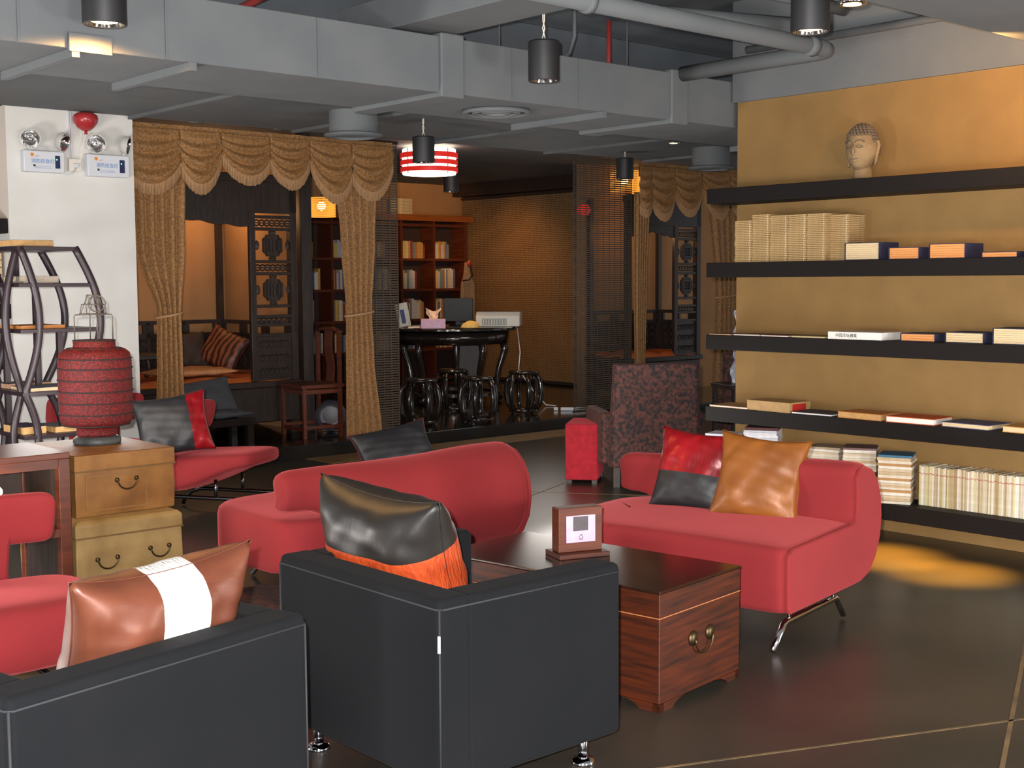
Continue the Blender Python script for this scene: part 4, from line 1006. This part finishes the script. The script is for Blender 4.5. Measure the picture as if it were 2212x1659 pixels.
def red_chair(label, loc, rz, frame, thin=0.10, W=0.62):
    """armless chair facing -y: wide seat with a thin front lip and a broad floating back"""
    t = thing('red_chair', label, 'chair', loc, rz, 'red velvet chairs')
    rings = []
    for i in range(9):
        y = -0.36 + 0.72 * i / 8
        th_ = thin + (0.27 - thin) * smooth_mix(y, -0.36, 0.25)
        hw = W / 2 * (0.80 + 0.20 * smooth_mix(y, -0.36, 0.05)); zt = 0.445 + 0.012 * math.cos(i / 8 * PI)
        k = 0.9 if i in (0, 8) else 1
        r = []
        for q in range(20):
            an = 2 * PI * q / 20; ex = 0.45
            cx = abs(math.cos(an)) ** ex * (1 if math.cos(an) > 0 else -1); cz = abs(math.sin(an)) ** ex * (1 if math.sin(an) > 0 else -1)
            r.append((hw * k * cx, y, zt - th_ / 2 + th_ / 2 * k * cz))
        rings.append(r)
    MB().loft(rings).build('seat', M_red, t, smooth=True, sub=1)
    def band(x, k):
        r = []
        bow = 0.05 * (x / 0.37) ** 2
        for q in range(18):
            an = 2 * PI * q / 18; ex = 0.5
            cy = abs(math.cos(an)) ** ex * (1 if math.cos(an) > 0 else -1); cz = abs(math.sin(an)) ** ex * (1 if math.sin(an) > 0 else -1)
            r.append((x, 0.36 - bow + 0.05 * k * cy - 0.02 * cz, 0.655 + 0.105 * k * cz))
        return r
    bk_ = MB().loft([band(-.37, .6), band(-.362, .85), band(-.34, 1)] + [band(-.3 + .6 * i / 8, 1) for i in range(9)] + [band(.34, 1), band(.362, .85), band(.37, .6)]).build('backrest', M_red, t, smooth=True, sub=1)
    MB().loft([[(-w, .31, z), (w, .31, z), (w, .39, z), (-w, .39, z)] for w, z in ((.2, .30), (.19, .45), (.2, .56), (.22, .62))]).build('back_neck', M_red, t, bevel=0.02)
    for x in frame:
        f = MB().tube([(x, -.46, .013), (x, -.44, .06), (x, -.38, .11), (x, -.3, .13), (x, .28, .13), (x, .36, .11), (x, .42, .06), (x, .44, .013)], 0.014, 10).build('leg_frame', M_dchrome, t, smooth=True)
        MB().cyl((x, -0.05, .13), (x, -0.05, .26), .012, 10).build('leg_post', M_dchrome, f, smooth=True)
    return t
red_chair('red velvet chair by the tan trunks holding a black and red cushion', (-2.02, 8.85, 0), math.radians(72), (-0.18, 0.18))
red_chair('red velvet chair at the left picture edge behind the copper cushion', (-1.965, 4.70, 0), math.radians(40), (-0.18, 0.18), 0.25, 0.96)
red_chair('red velvet chair mostly hidden behind the red lantern', (-2.95, 9.4, 0), math.radians(40), (-0.18, 0.18))

# ================================================================== black cube armchairs
def armchair(label, loc, rz, W=0.885, D=0.76, H_=0.68):
    """origin at the outer rear corner; x along the back, y towards the front (facing +y)"""
    t = thing('cube_armchair', label, 'armchair', loc, rz, 'black cube armchairs')
    T = 0.125; z0 = 0.105
    bk_ = MB().span(0, W, 0, T, z0, H_).build('backrest', M_blk, t, bevel=0.022, seg=4)
    a1 = MB().span(0, T, T - 0.02, D, z0, H_ - 0.002).build('armrest', M_blk, t, bevel=0.022, seg=4)
    a2 = MB().span(W - T, W, T - 0.02, D, z0, H_ - 0.002).build('armrest', M_blk, t, bevel=0.022, seg=4)
    MB().span(T - .005, W - T + .005, T - .005, D - 0.02, z0, 0.27).build('seat_base', M_blk, t, bevel=0.02)
    MB().span(T + .004, W - T - .004, T + .004, D + 0.005, 0.27, 0.42).build('seat_cushion', M_blk, t, bevel=0.045, seg=4)
    zz = H_ - 0.03; e = 0.0015
    MB().tube([(W + e - .0, .02, zz), (W - .012, .0 - e, zz), (.012, -e, zz), (-e, .012, zz), (-e, D - .02, zz)], 0.003, 6).build('piping', M_pipe, bk_, smooth=True)
    MB().tube([(W + e, .012, zz), (W + e, D - .012, zz)], 0.003, 6).build('piping', M_pipe, a2, smooth=True)
    for x, o in ((0.004, a1), (W - 0.004, a2)):
        MB().tube([(x, 0.004, zz), (x, 0.003, z0 + .02)], 0.0035, 6).build('piping', M_pipe, o, smooth=True)
    for x in (0.09, W - 0.09):
        for y in (0.09, D - 0.09):
            l = MB().lathe([(.006, .016), (.018, .016), (.018, .11), (.006, .11)], 18, (x, y, 0)).build('leg', M_chrome, t, smooth=True)
            MB().lathe([(.006, 0), (.04, 0), (.042, .006), (.034, .018), (.018, .024), (.006, .024)], 24, (x, y, 0)).build('foot_disc', M_chrome, l, smooth=True)
    return t, bk_
# centre armchair: rear corner towards the camera, facing away to the right
A1, B1 = armchair('black suede cube armchair in the centre holding the black and orange cushion', (-0.215, 3.64, 0), math.radians(131.5))
# mirror the frame: origin stays at the near corner, back runs to the left, front faces right
A1.location = (-0.80, 4.30, 0); A1.rotation_euler.z = math.radians(-48.6)
MB().box((0.8846 - .0, -0.001, 0.55), (0.008, 0.004, 0.05), rz=0.78).build('care_tag', M_wpap, A1)
A2, B2 = armchair('black suede cube armchair in the left foreground holding the copper cushion', (-0.575, 3.51, 0), math.radians(-127.1 + 0), W=0.915)
A2.location = (-0.577, 3.51, 0); A2.rotation_euler.z = math.radians(180 + 53.2)
A2.rotation_euler.z = math.radians(53.2)
A2.location = (-1.125, 2.777, 0)

pillow('cushion', 'copper satin cushion with a white band in the left foreground armchair', 0.57, 0.54, 0.26, (-0.99, 3.41, 0.622), (math.radians(22), math.radians(-2), math.radians(50)),
       [('satin_cover', M_copper, lambda u, v: not (-0.2 < u < 0.30)), ('white_band', M_wband, lambda u, v: -0.2 < u < 0.30)], seed=11, amp=0.004, pinch=0.14)
pillow('cushion', 'black satin cushion with an orange crinkled end in the centre armchair', 0.63, 0.56, 0.31, (-0.405, 4.33, 0.648), (math.radians(18), math.radians(3), math.radians(-45)),
       [('satin_cover', M_blksat, lambda u, v: v > 0.36), ('orange_panel', M_orange, lambda u, v: v <= 0.36)], seed=12, amp=0.0035, pinch=0.13)
pillow('cushion', 'cushion half red satin, half charcoal on the right red sofa', 0.43, 0.43, 0.15, (0.925, 6.42, 0.635), (math.radians(-20), math.radians(4), math.radians(-28)),
       [('red_satin', M_redsat, lambda u, v: v > -0.1), ('charcoal_satin', M_dksat, lambda u, v: v <= -0.1)], seed=13, pinch=0.12)
pillow('cushion', 'gold taffeta cushion on the right red sofa', 0.45, 0.45, 0.16, (1.21, 6.22, 0.625), (math.radians(-22), math.radians(5), math.radians(-24)), [('taffeta_cover', M_gold, ALL)], seed=14, pinch=0.12)
pillow('cushion', 'black and bright red cushion on the red chair behind the tan trunks', 0.50, 0.42, 0.16, (-2.28, 8.55, 0.65), (math.radians(-16), math.radians(-8), math.radians(20)),
       [('black_half', M_dksat, lambda u, v: u < 0.45), ('red_half', M_redsat, lambda u, v: u >= 0.45)], seed=15)
t = pillow('cushion', 'black cushion with red piping behind the middle red sofa', 0.62, 0.40, 0.16, (-0.86, 9.35, 0.36), (math.radians(-30), math.radians(-9), math.radians(30)), [('cover', M_dksat, ALL)], seed=16)
for c in t.children:
    if c.name.startswith('seam'): c.data.materials[0] = mat('red_piping', C(150, 34, 38), 0.7); c.scale = (1.0, 1, 1)
t = thing('low_stool', 'low black stool with chrome legs under the red-piped cushion', 'stool', (-0.86, 9.35, 0), math.radians(30))
MB().box((0, 0, 0.14), (0.6, 0.45, 0.06)).build('seat', M_blk, t, bevel=0.02)
for x in (-.25, .25):
    for y in (-.17, .17): MB().cyl((x, y, 0), (x, y, .12), .014, 10).build('leg', M_chrome, t, smooth=True)

# ================================================================== wooden chest with the framed card
t = thing('wooden_chest', 'red-brown lacquered wooden chest used as a table', 'chest', (0.538, 4.63, 0), math.radians(49.2))
CW, CL, CH = 0.57, 1.12, 0.457
# local x: along the short right-hand side (away from the camera), y: along the long side to the left
zl = 0.355
MB().span(0, CW, 0, CL, 0.03, zl - 0.002).build('body', M_chest, t, bevel=0.004)
MB().span(-0.001, CW + 0.001, -0.001, CL + 0.001, zl, CH - 0.012).build('lid', M_chest, t, bevel=0.004)
MB().span(-0.004, CW + 0.004, -0.004, CL + 0.004, CH - 0.012, CH).build('lid_top', M_chestt, t, bevel=0.004)
MB().tube([(0.0, CL, zl - .001), (0.0, 0.0, zl - .001), (CW, 0.0, zl - .001)], 0.0022, 6).build('lid_seam', mat('pale_wood_edge', C(176, 110, 70), 0.5), t)
def bracket(p, ax):
    # shaped foot bracket along one side; ax 0: along x, 1: along y
    prof = [(0, 0), (0.09, 0), (0.105, 0.012), (0.14, 0.026), (0.18, 0.03), (0, 0.03)]
    return prof
for flip in (0, 1):
    for y0, y1 in ((0.0, 0.03), (CL - 0.03, CL)):
        MB().prism([(x if not flip else CW - x, z) for x, z in bracket(0, 0)], y0, y1, 'y').build('bracket_foot', M_chest, t)
    for x0, x1 in ((0.0, 0.03), (CW - 0.03, CW)):
        MB().prism([(y if not flip else CL - y, z) for y, z in bracket(0, 0)], x0, x1, 'x').build('bracket_foot', M_chest, t)
for x in (0.225, 0.345):
    hd = MB().lathe([(.004, 0), (.03, 0), (.03, .004), (.012, .012), (.004, .012)], 20)
    hd.v = [Vector((x + p.x, -0.001 - p.z, 0.235 + p.y)) for p in hd.v]     # stand the rose on the y = 0 face
    hd.build('handle_rose', M_brass, t, smooth=True)
MB().tube([(0.285 - 0.062 * math.cos(a), -0.016, 0.232 - 0.062 * math.sin(a) * 1.0) for a in [i * PI / 14 for i in range(15)]], 0.004, 8).build('handle', M_brass, t, smooth=True)

t = thing('framed_card', 'small dark wooden stand frame with a lilac card on the chest', 'frame', (0.27, 5.28, CH), math.radians(22))
MB().span(-0.115, 0.115, -0.075, 0.075, 0, 0.02).build('base', M_chest, t, bevel=0.003)
MB().span(-0.1, 0.1, -0.03, 0.04, 0.02, 0.205).build('frame_body', M_brwood, t, bevel=0.004)
cd = MB().span(-0.066, 0.066, -0.033, -0.0305, 0.06, 0.172).build('card', M_lilac, t)
MB().span(-0.035, 0.033, -0.0342, -0.0332, 0.108, 0.168).build('photo_print', cmat(88, 80, 84), cd)
lg = MB().tube([(0.0 + 0.0085 * math.cos(i * PI / 8), -0.0345, 0.082 + 0.0075 * math.sin(i * PI / 8)) for i in range(16)], 0.0009, 4, True)
lg.tube([(-0.011, -0.0345, 0.072), (0.0, -0.0345, 0.0705), (0.011, -0.0345, 0.073)], 0.0009, 4)
lg.tube([(-0.004, -0.0345, 0.0925), (0.0, -0.0345, 0.089), (0.005, -0.0345, 0.093)], 0.0009, 4)
lg.build('printed_emblem', M_ink, cd)

# ================================================================== patterned chair and red ottoman
def high_chair(label, loc, rz):
    t = thing('high_back_chair', label, 'chair', loc, rz, 'brown flocked velvet chairs')
    def bring(z):
        k = smooth_mix(z, .2, 1.0)
        hw = 0.36 - 0.02 * k; y0 = 0.30 + 0.07 * k; th_ = 0.14 - 0.03 * k
        e = 0.03
        return [(-hw + e, y0, z), (hw - e, y0, z), (hw, y0 + e, z), (hw, y0 + th_ - e, z), (hw - e, y0 + th_, z), (-hw + e, y0 + th_, z), (-hw, y0 + th_ - e, z), (-hw, y0 + e, z)]
    MB().loft([bring(z) for z in (.16, .3, .5, .7, .84, .845, .86, .93, .96)]).build('backrest', M_brown, t, smooth=False, bevel=0.012)
    MB().box((0, .375 + .075, .80), (.70, .02, .012)).build('back_seam', M_brown, t)
    MB().span(-.36, .36, -.34, .32, .17, .42).build('seat', M_brown, t, bevel=0.05, seg=3)
    for s in (-1, 1):
        MB().span(s * .36 - .05, s * .36 + .05, -.30, .34, .17, .58).build('side_wing', M_brown, t, bevel=0.03, seg=3)
    for x in (-.3, .3):
        for y in (-.27, .36):
            MB().span(x - .025, x + .025, y - .025, y + .025, 0, .18).build('leg', M_dkwood, t)
    return t
high_chair('brown flocked velvet high-back chair seen from behind', (1.05, 10.25, 0), math.radians(188))
high_chair('second brown flocked velvet chair half hidden behind the mustard wall', (2.3, 11.6, 0), math.radians(165))
t = thing('ottoman', 'dark red velvet cube ottoman beside the flocked chair', 'ottoman', (0.585, 10.24, 0), math.radians(-10))
MB().span(-.13, .13, -.24, .24, .03, .475).build('upholstery', M_redd, t, bevel=0.012)
for x in (-.1, .1):
    for y in (-.2, .2): MB().span(x - .02, x + .02, y - .02, y + .02, 0, .03).build('foot', M_dkwood, t)
t = thing('plastic_bag', 'crumpled translucent plastic bag behind the shelf end', 'bag', (1.98, 10.9, 0.72))
def bagf(u, v):
    r = (0.09 + 0.03 * math.sin(u * 31 + v * 5) + 0.02 * math.sin(v * 23 + u * 9)) * (1 - 0.35 * v)
    return (r * math.cos(u * 2 * PI), r * 0.6 * math.sin(u * 2 * PI), v * 0.62)
MB().grid(bagf, 26, 16).build('film', M_bag, t, smooth=False)
t = thing('side_table', 'small dark table behind the flocked chair carrying the plastic bag', 'table', (1.98, 10.9, 0), 0.3)
MB().box((0, 0, .70), (.42, .42, .035)).build('table_top', M_dkwood, t, bevel=0.005)
for x in (-.18, .18):
    for y in (-.18, .18): MB().box((x, y, .342), (.035, .035, .684)).build('leg', M_dkwood, t)
tag(MB().box((0, 0, 0.006), (1.4, 1.35, 0.012)).build('rug', M_rug, None, loc=(-1.35, 5.72, 0), rz=RZ), 'mottled dark red rug between the armchairs and the red sofa', 'rug')

# ================================================================== stacked tan trunks and the red lantern
def trunk(label, a0, a1, b0, b1, z0, z1, m, handles, dome=0.0, zl=0.27, clasp=False):
    w = a1 - a0; d = b1 - b0; h = z1 - z0
    t = thing('storage_trunk', label, 'trunk', G(a0, b0, z0), RZ, 'tan pigskin trunks')
    lid = h * (1 - zl)
    def rings(zs):
        return [[(ins, ins, z), (w - ins, ins, z), (w - ins, d - ins, z), (ins, d - ins, z)] for z, ins in zs]
    MB().loft(rings([(0, .004), (.01, 0), (lid * .5, -.004), (lid - .003, 0)])).build('body', m, t, bevel=0.006)
    MB().loft(rings([(lid, -.004), (lid + .01, -.005), (h - dome - .004, -.004), (h - dome * .4, dome * .6), (h, dome * 1.6 + .003)])).build('lid', m, t, bevel=0.006)
    MB().span(-.007, w + .007, -.0075, -.003, lid - .004, lid + .003).build('lid_seam', cmat(118, 88, 52), t)
    if clasp:
        for x0, x1, zz0, zz1 in ((.05, w - .16, .03, .034), (.05, w - .16, lid - .03, lid - .026)):
            MB().span(x0, x1, -.006, .002, zz0, zz1).build('panel_line', cmat(150, 112, 68), t)
        for x in (.05, w - .16):
            MB().span(x, x + .004, -.006, .002, .03, lid - .026).build('panel_line', cmat(150, 112, 68), t)
    for hx, hz, s in handles:
        hdl = MB().tube([(hx - s * math.cos(an), -.02, hz - s * .95 * math.sin(an)) for an in [i * PI / 12 for i in range(13)]], .0045, 8).build('handle', M_brass, t, smooth=True)
        for e in (-1, 1):
            MB().sphere((hx + e * s, -.010, hz), .013, 10, (1, .8, 1)).build('handle_boss', M_brass, hdl, smooth=True)
    return t
trunk('upper tan pigskin trunk with one brass handle under the red lantern', 2.575, 3.105, 6.12, 6.80, 0.435, 0.75, M_leath, [(0.265, 0.175, 0.052)], 0, 0.26, True)
trunk('lower pale pigskin trunk with two brass handles', 2.535, 3.10, 6.04, 6.76, 0.0, 0.435, M_leath2, [(0.155, 0.235, 0.052), (0.435, 0.255, 0.052)], 0.02, 0.2)
lc = G(2.875, 6.53, 0.75)
t = thing('wicker_lantern', 'red wicker lantern with a wire top standing on the tan trunks', 'lantern', lc)
MB().lathe([(.02, 0), (.118, 0), (.124, .012), (.122, .03), (.108, .042), (.02, .044)], 36).build('base', M_dstone, t, smooth=True)
body = [(.09, .044), (.102, .046), (.105, .06), (.103, .085), (.115, .092), (.165, .10), (.184, .125), (.188, .16), (.190, .30), (.188, .44), (.180, .485), (.155, .505), (.112, .512), (.108, .522), (.108, .548), (.102, .552), (.06, .552)]
lb = MB().lathe(body, 40).build('wicker_body', M_lant, t, smooth=True)
for z, r in ((.105, .172), (.165, .1895), (.225, .191), (.285, .192), (.345, .192), (.405, .191), (.455, .188), (.508, .14), (.55, .107)):
    MB().tube([(r * math.cos(k * PI / 20), r * math.sin(k * PI / 20), z) for k in range(40)], .0038, 6, True).build('hoop', cmat(44, 36, 36), lb, smooth=True)
wt = MB()
for k in range(4):
    an = k * PI / 2 + 0.5
    c, s = math.cos(an), math.sin(an)
    MB().tube([(c * .098, s * .098, .55), (c * .098, s * .098, .675), (c * .094, s * .094, .685), (c * .05, s * .05, .688), (0, 0, .688)], .0038, 6).build('wire_leg', M_wire, t, smooth=True)
for r0, r1, z0, z1 in ((.07, .058, .69, .74), (.045, .03, .74, .79)):
    for k in range(8):
        an = k * PI / 4
        wt.tube([(r0 * math.cos(an), r0 * math.sin(an), z0), (r1 * math.cos(an + .2), r1 * math.sin(an + .2), z1)], .0022, 5)
    wt.tube([(r1 * math.cos(k * PI / 10), r1 * math.sin(k * PI / 10), z1) for k in range(20)], .003, 5, True)
    wt.tube([(r0 * math.cos(k * PI / 10), r0 * math.sin(k * PI / 10), z0) for k in range(20)], .003, 5, True)
wt.tube([(.03 + .045 * math.cos(k * PI / 8), -.03, .745 + .042 * math.sin(k * PI / 8)) for k in range(16)], .004, 5, True)
wt.build('wire_crown', M_wire, t, smooth=True)

# ------------------------------------------------------------------ brown console with an open bay
t = thing('console_cabinet', 'brown lacquered open console beside the tan trunks', 'cabinet', G(1.30, 6.0, 0), RZ)
W_, D_, Z_ = 1.2, 0.52, 0.79
MB().span(-.02, W_, -.005, D_, Z_ - .03, Z_).build('top', M_brwood, t, bevel=0.004)
for x in (.0, W_ - .055):
    MB().span(x, x + .055, 0, .05, 0, Z_ - .03).build('leg', M_brwood, t, bevel=0.003)
    MB().span(x, x + .055, D_ - .05, D_, 0, Z_ - .03).build('leg', M_brwood, t, bevel=0.003)
MB().span(.055, W_ - .055, .005, .035, Z_ - .075, Z_ - .03).build('rail', M_brwood, t)
MB().span(.055, W_ - .055, .005, .035, .38, .42).build('rail', M_brwood, t)
MB().span(.03, W_ - .03, .03, D_ - .03, .40, .42).build('shelf_board', M_brwood, t)
MB().span(.05, W_ - .05, D_ - .04, D_ - .02, .40, Z_ - .03).build('back_panel', cmat(52, 38, 32), t)
MB().span(W_ - .045, W_ - .025, .05, D_ - .05, .10, Z_ - .03).build('side_panel', M_dkwood, t)
for i, (x, h, c) in enumerate(((.62, .2, (206, 196, 190)), (.70, .18, (170, 60, 48)), (.76, .2, (214, 204, 200)), (.84, .17, (96, 72, 60)))):
    tt = thing('console_book', ('white book standing at the left inside the console', 'red book standing inside the console', 'second white book standing inside the console', 'dark brown book standing inside the console')[i], 'book', G(1.30 + x, 6.26, .4205), RZ, 'books in the console')
    MB().span(-.025, .025, 0, .16, 0, h).build('cover', cmat(*c), tt)
    MB().span(-.018, .018, -.001, .0, h * .55, h * .85).build('spine_label', M_wpap, tt)
tt = thing('glow_lamp', 'small glowing amber lamp in the console at the left edge', 'lamp', G(1.30 + .86, 6.10, .4205))
MB().lathe([(.01, 0), (.04, 0), (.042, .01), (.02, .03), (.015, .12), (.03, .15), (.02, .16)], 20).build('lamp_foot', M_brass, tt, smooth=True)
MB().sphere((0, 0, .20), .042, 14, (1.2, 1, .8)).build('lamp_globe', M_glow, tt, smooth=True)
light('console_glow', 'POINT', G(1.30 + .83, 5.97, .62), 2.5, WARM, 0.04)

# ------------------------------------------------------------------ wavy black etagere with books
t = thing('wavy_shelf', 'dark wavy-sided open display shelf in front of the white column', 'shelf', G(3.13, 8.16, 0), RZ)
SW = 0.36; SD = 0.62
LV = (0.30, 0.62, 0.90, 1.305, 1.60, 1.835)
M_et = mat('plum_black_lacquer', C(46, 34, 40), 0.4)
for z in LV:
    MB().span(-.02, SW + (0.15 if 1.2 < z < 1.4 else 0.10 if z > 1.5 and z < 1.7 else 0.02), 0, SD, z - .02, z + .005).build('shelf_board', M_et, t, bevel=0.003)
def wave(x0, amp, y, ph, nm):
    pts = [(x0 + amp * (math.sin((z - .9) / .935 * PI) if z > .9 else 0.7 * math.sin((.9 - z) / .6 * PI)), y, z) for z in [i * 1.835 / 40 for i in range(41)]]
    MB().tube(pts, .026, 8).build(nm, M_et, t, smooth=True)
for y in (.02, SD - .02):
    wave(SW, .16, y, 0, 'wavy_post')
    wave(0.0, .11, y, 0, 'wavy_post')
    wave(0.02, -.09, y + (.1 if y < .3 else -.1), 0, 'wavy_post')
for x, y, z0, z1 in ((.20, .3, .90, 1.60), (.27, .1, .62, 1.305), (-.05 + .1, .45, .30, 1.305), (.15, .5, 1.60, 1.835)):
    MB().span(x - .018, x + .018, y - .018, y + .018, z0, z1 - .02).build('upright', M_et, t)
def et_book(label, x, y, z, w, d, h, cover, pages, n=1):
    for i in range(n):
        tt = thing('display_book', label, 'book', G(3.13 + x, 8.16 + y, z + .0055 + i * (h + .001)), RZ + .05, 'books on the wavy shelf')
        MB().span(.003, w - .003, .0, d, .002, h - .002).build('pages', pages, tt)
        MB().span(0, w, -.002, d, h - .002, h).build('cover', cover, tt)
        MB().span(0, w, -.002, d, 0, .002).build('cover', cover, tt)
et_book('tan cloth book lying on top of the wavy shelf', -.02, .06, 1.835, .26, .3, .042, cmat(92, 104, 128), cmat(208, 162, 106))
et_book('gray book on the second level of the wavy shelf', .03, .06, 1.60, .24, .3, .045, cmat(84, 82, 104), cmat(196, 180, 160))
et_book('flat orange-tan booklet on the middle level of the wavy shelf', .0, .05, 1.305, .30, .32, .022, cmat(190, 124, 66), cmat(190, 124, 66))
et_book('blue-gray magazine on the fourth level of the wavy shelf', .04, .03, .90, .34, .3, .024, cmat(92, 96, 116), cmat(206, 180, 140))
et_book('dark blue book on the fourth level of the wavy shelf', .02, .36, .90, .3, .2, .035, cmat(60, 62, 92), cmat(180, 140, 110))
et_book('purple book with tan pages on the lowest visible level of the wavy shelf', .0, .08, .62, .16, .3, .05, cmat(62, 52, 84), cmat(214, 170, 110))
et_book('gray book with tan pages on the lowest visible level of the wavy shelf', .2, .05, .62, .15, .3, .04, cmat(96, 92, 96), cmat(220, 176, 116))
et_book('cream book on the bottom level of the wavy shelf', .02, .08, .30, .2, .3, .05, cmat(150, 130, 110), cmat(216, 196, 160))
et_book('white book on the bottom level of the wavy shelf', .24, .06, .30, .1, .3, .05, cmat(200, 190, 190), M_wpap)
# wall shelves with book piles on the column's left flank
for z, lab in ((1.98, 'upper dark shelf board on the left flank of the column'), (1.34, 'lower dark shelf board on the left flank of the column'), (.96, 'lowest dark shelf board on the left flank of the column')):
    tt = thing('flank_shelf', lab, 'shelf', G(3.40, 9.72, z), RZ, 'dark shelves on the column flank')
    MB().span(0, .239, 0, 1.4, 0, .11).build('board', M_black, tt, bevel=.004)
for k in range(7):
    tt = thing('cased_volume', 'tan cased volume, %s from the bottom of the pile on the column flank' % nth(k + 1), 'book', G(3.41, 9.80, 1.4505 + k * .0552), RZ, 'pile of tan cased volumes')
    MB().span(0, .2, 0, .28, .003, .052).build('pages', cmat(206, 176, 136), tt)
    MB().span(0, .2, -.002, .28, .052, .055).build('cover', cmat(78, 62, 66), tt)
for k in range(5):
    tt = thing('red_box_book', 'small red and white cased book, %s from the front on the column flank shelf' % nth(k + 1), 'book', G(3.41, 9.78 + k * .075, 1.0705), RZ, 'red and white cased books')
    MB().span(0, .15, 0, .07, 0, .17).build('case', cmat(176, 60, 50), tt)
    MB().span(-.001, 0, .012, .058, .02, .07).build('paper_label', M_wpap, tt)
    MB().span(-.001, 0, .012, .058, .09, .15).build('paper_label', M_wpap, tt)
light('flank_lamp', 'POINT', G(2.6, 10.4, 2.5), 10, WARM, 0.08)

# ------------------------------------------------------------------ emergency lights, socket, conduit, balloon on the column
def emergency(label, a0, a1, z0, z1, heads, aim):
    w = a1 - a0; h = z1 - z0
    t = thing('emergency_light', label, 'emergency light', G(a0, 9.70, z0), RZ, 'twin-head emergency lights')
    MB().span(0, w, -.075, 0, 0, h).build('battery_box', M_plas2, t, bevel=0.008)
    MB().span(w * .76, w * .88, -.0775, -.074, h * .2, h * .8).build('indicator_panel', M_navyp, t)
    MB().sphere((w * .8, -.078, h * .62), .006, 8).build('indicator_lamp', mat('green_led', C(90, 220, 110), .4, emit=(.2, 1, .3, 1), estr=1.5), t, smooth=True)
    MB().sphere((w * .2, -.0755, h * .80), .014, 12, (1, .25, 1)).build('orange_mark', cmat(222, 140, 40), t, smooth=True)
    MB().tube([(w * .27, -.077, h * .70), (w * .31, -.077, h * .74), (w * .36, -.077, h * .75)], .002, 5).build('red_mark', cmat(222, 120, 110), t)
    MB().box((w * .25, -.0758, h * .30), (.016, .003, .016)).build('dark_mark', cmat(60, 50, 54), t)
    text('消防应急灯', .036, M_blue, t, (w * .46, -.0762, h * .50), (PI / 2, 0, 0))
    MB().box((w * .46, -.0758, h * .26), (.12, .0015, .004)).build('printed_line', cmat(150, 170, 200), t)
    MB().box((w * .47, -.0758, h * .19), (.13, .0015, .004)).build('printed_line', cmat(170, 180, 205), t)
    MB().tube([(w * .32, -.03, h), (w * .36, -.03, h + .03), (w * .45, -.03, h + .034), (w * .6, -.03, h + .03), (w * .68, -.03, h)], .004, 6).build('wire', M_plas2, t, smooth=True)
    for (ha, hz), (yaw, pitch) in zip(heads, aim):
        o = thing('lamp_head_mount', None, None)
        bpy.data.objects.remove(o)
        hd_ = MB().lathe([(.03, .03), (.055, .02), (.068, .0), (.074, -.03), (.076, -.036), (.07, -.036), (.066, -.03)], 28, cap=False).build('lamp_head', mat('clear_grey_plastic', C(196, 194, 188), .2), t, smooth=True)
        hd_.location = (ha - a0, -.055, hz - z0)
        hd_.rotation_euler = (-PI / 2 + pitch, 0, yaw)
        for z_, r_ in ((0, 0),):
            rf = MB().lathe([(.068, -.034), (.055, -.014), (.03, .004), (.006, .01)], 28, cap=False).build('reflector', M_ref, hd_, smooth=True)
            MB().sphere((0, 0, -.008), .014, 10).build('bulb', M_ref, hd_, smooth=True)
        MB().cyl((ha - a0, -.04, h - .002), (ha - a0, -.045, hz - z0 - .05), .008, 8).build('head_stem', M_plas2, t)
    return t
emergency('left twin-head emergency light on the white column', 3.738, 4.052, 2.441, 2.60, [(3.80, 2.69), (4.035, 2.685)], [(-.35, .25), (.7, .3)])
emergency('right twin-head emergency light on the white column', 4.232, 4.575, 2.431, 2.60, [(4.312, 2.685), (4.545, 2.69)], [(-.3, .2), (.95, .2)])
t = thing('socket_box', 'white plastic socket box between the emergency lights', 'socket', G(4.10, 9.70, 2.46), RZ)
MB().span(0, .1, -.04, 0, 0, .1).build('box', M_plas, t, bevel=0.006)
MB().span(.03, .07, -.058, -.04, .03, .06).build('plug', M_plas2, t, bevel=0.004)
MB().tube([(.05, -.05, .03), (.02, -.05, -.02), (-.03, -.04, -.03), (-.05, -.03, .02), (-.055, -.02, .1)], .004, 6).build('cord', M_plas2, t, smooth=True)
t = thing('wall_conduit', 'thin white conduit running up the column between the emergency lights', 'conduit', G(4.128, 9.70, 2.56), RZ)
MB().span(-.012, -.004, -.012, 0, 0, .36).span(.004, .012, -.012, 0, 0, .36).build('tube_pair', M_plas2, t)
t = thing('balloon', 'red balloon floating against the duct above the emergency lights', 'balloon', G(4.215, 9.60, 2.745), RZ)
MB().lathe([(.008, .018), (.028, .026), (.062, .05), (.088, .085), (.096, .115), (.088, .143), (.062, .160), (.03, .167), (.005, .168)], 28).build('balloon_skin', M_balloon, t, smooth=True)
MB().lathe([(.004, .02), (.012, .0), (.014, .004), (.007, .022)], 12).build('knot', M_balloon, t, smooth=True)
MB().tube([(0, 0, 0), (-.01, .02, -.06), (-.03, .03, -.14), (-.035, .04, -.2)], .0025, 5).build('string', M_thread, t)
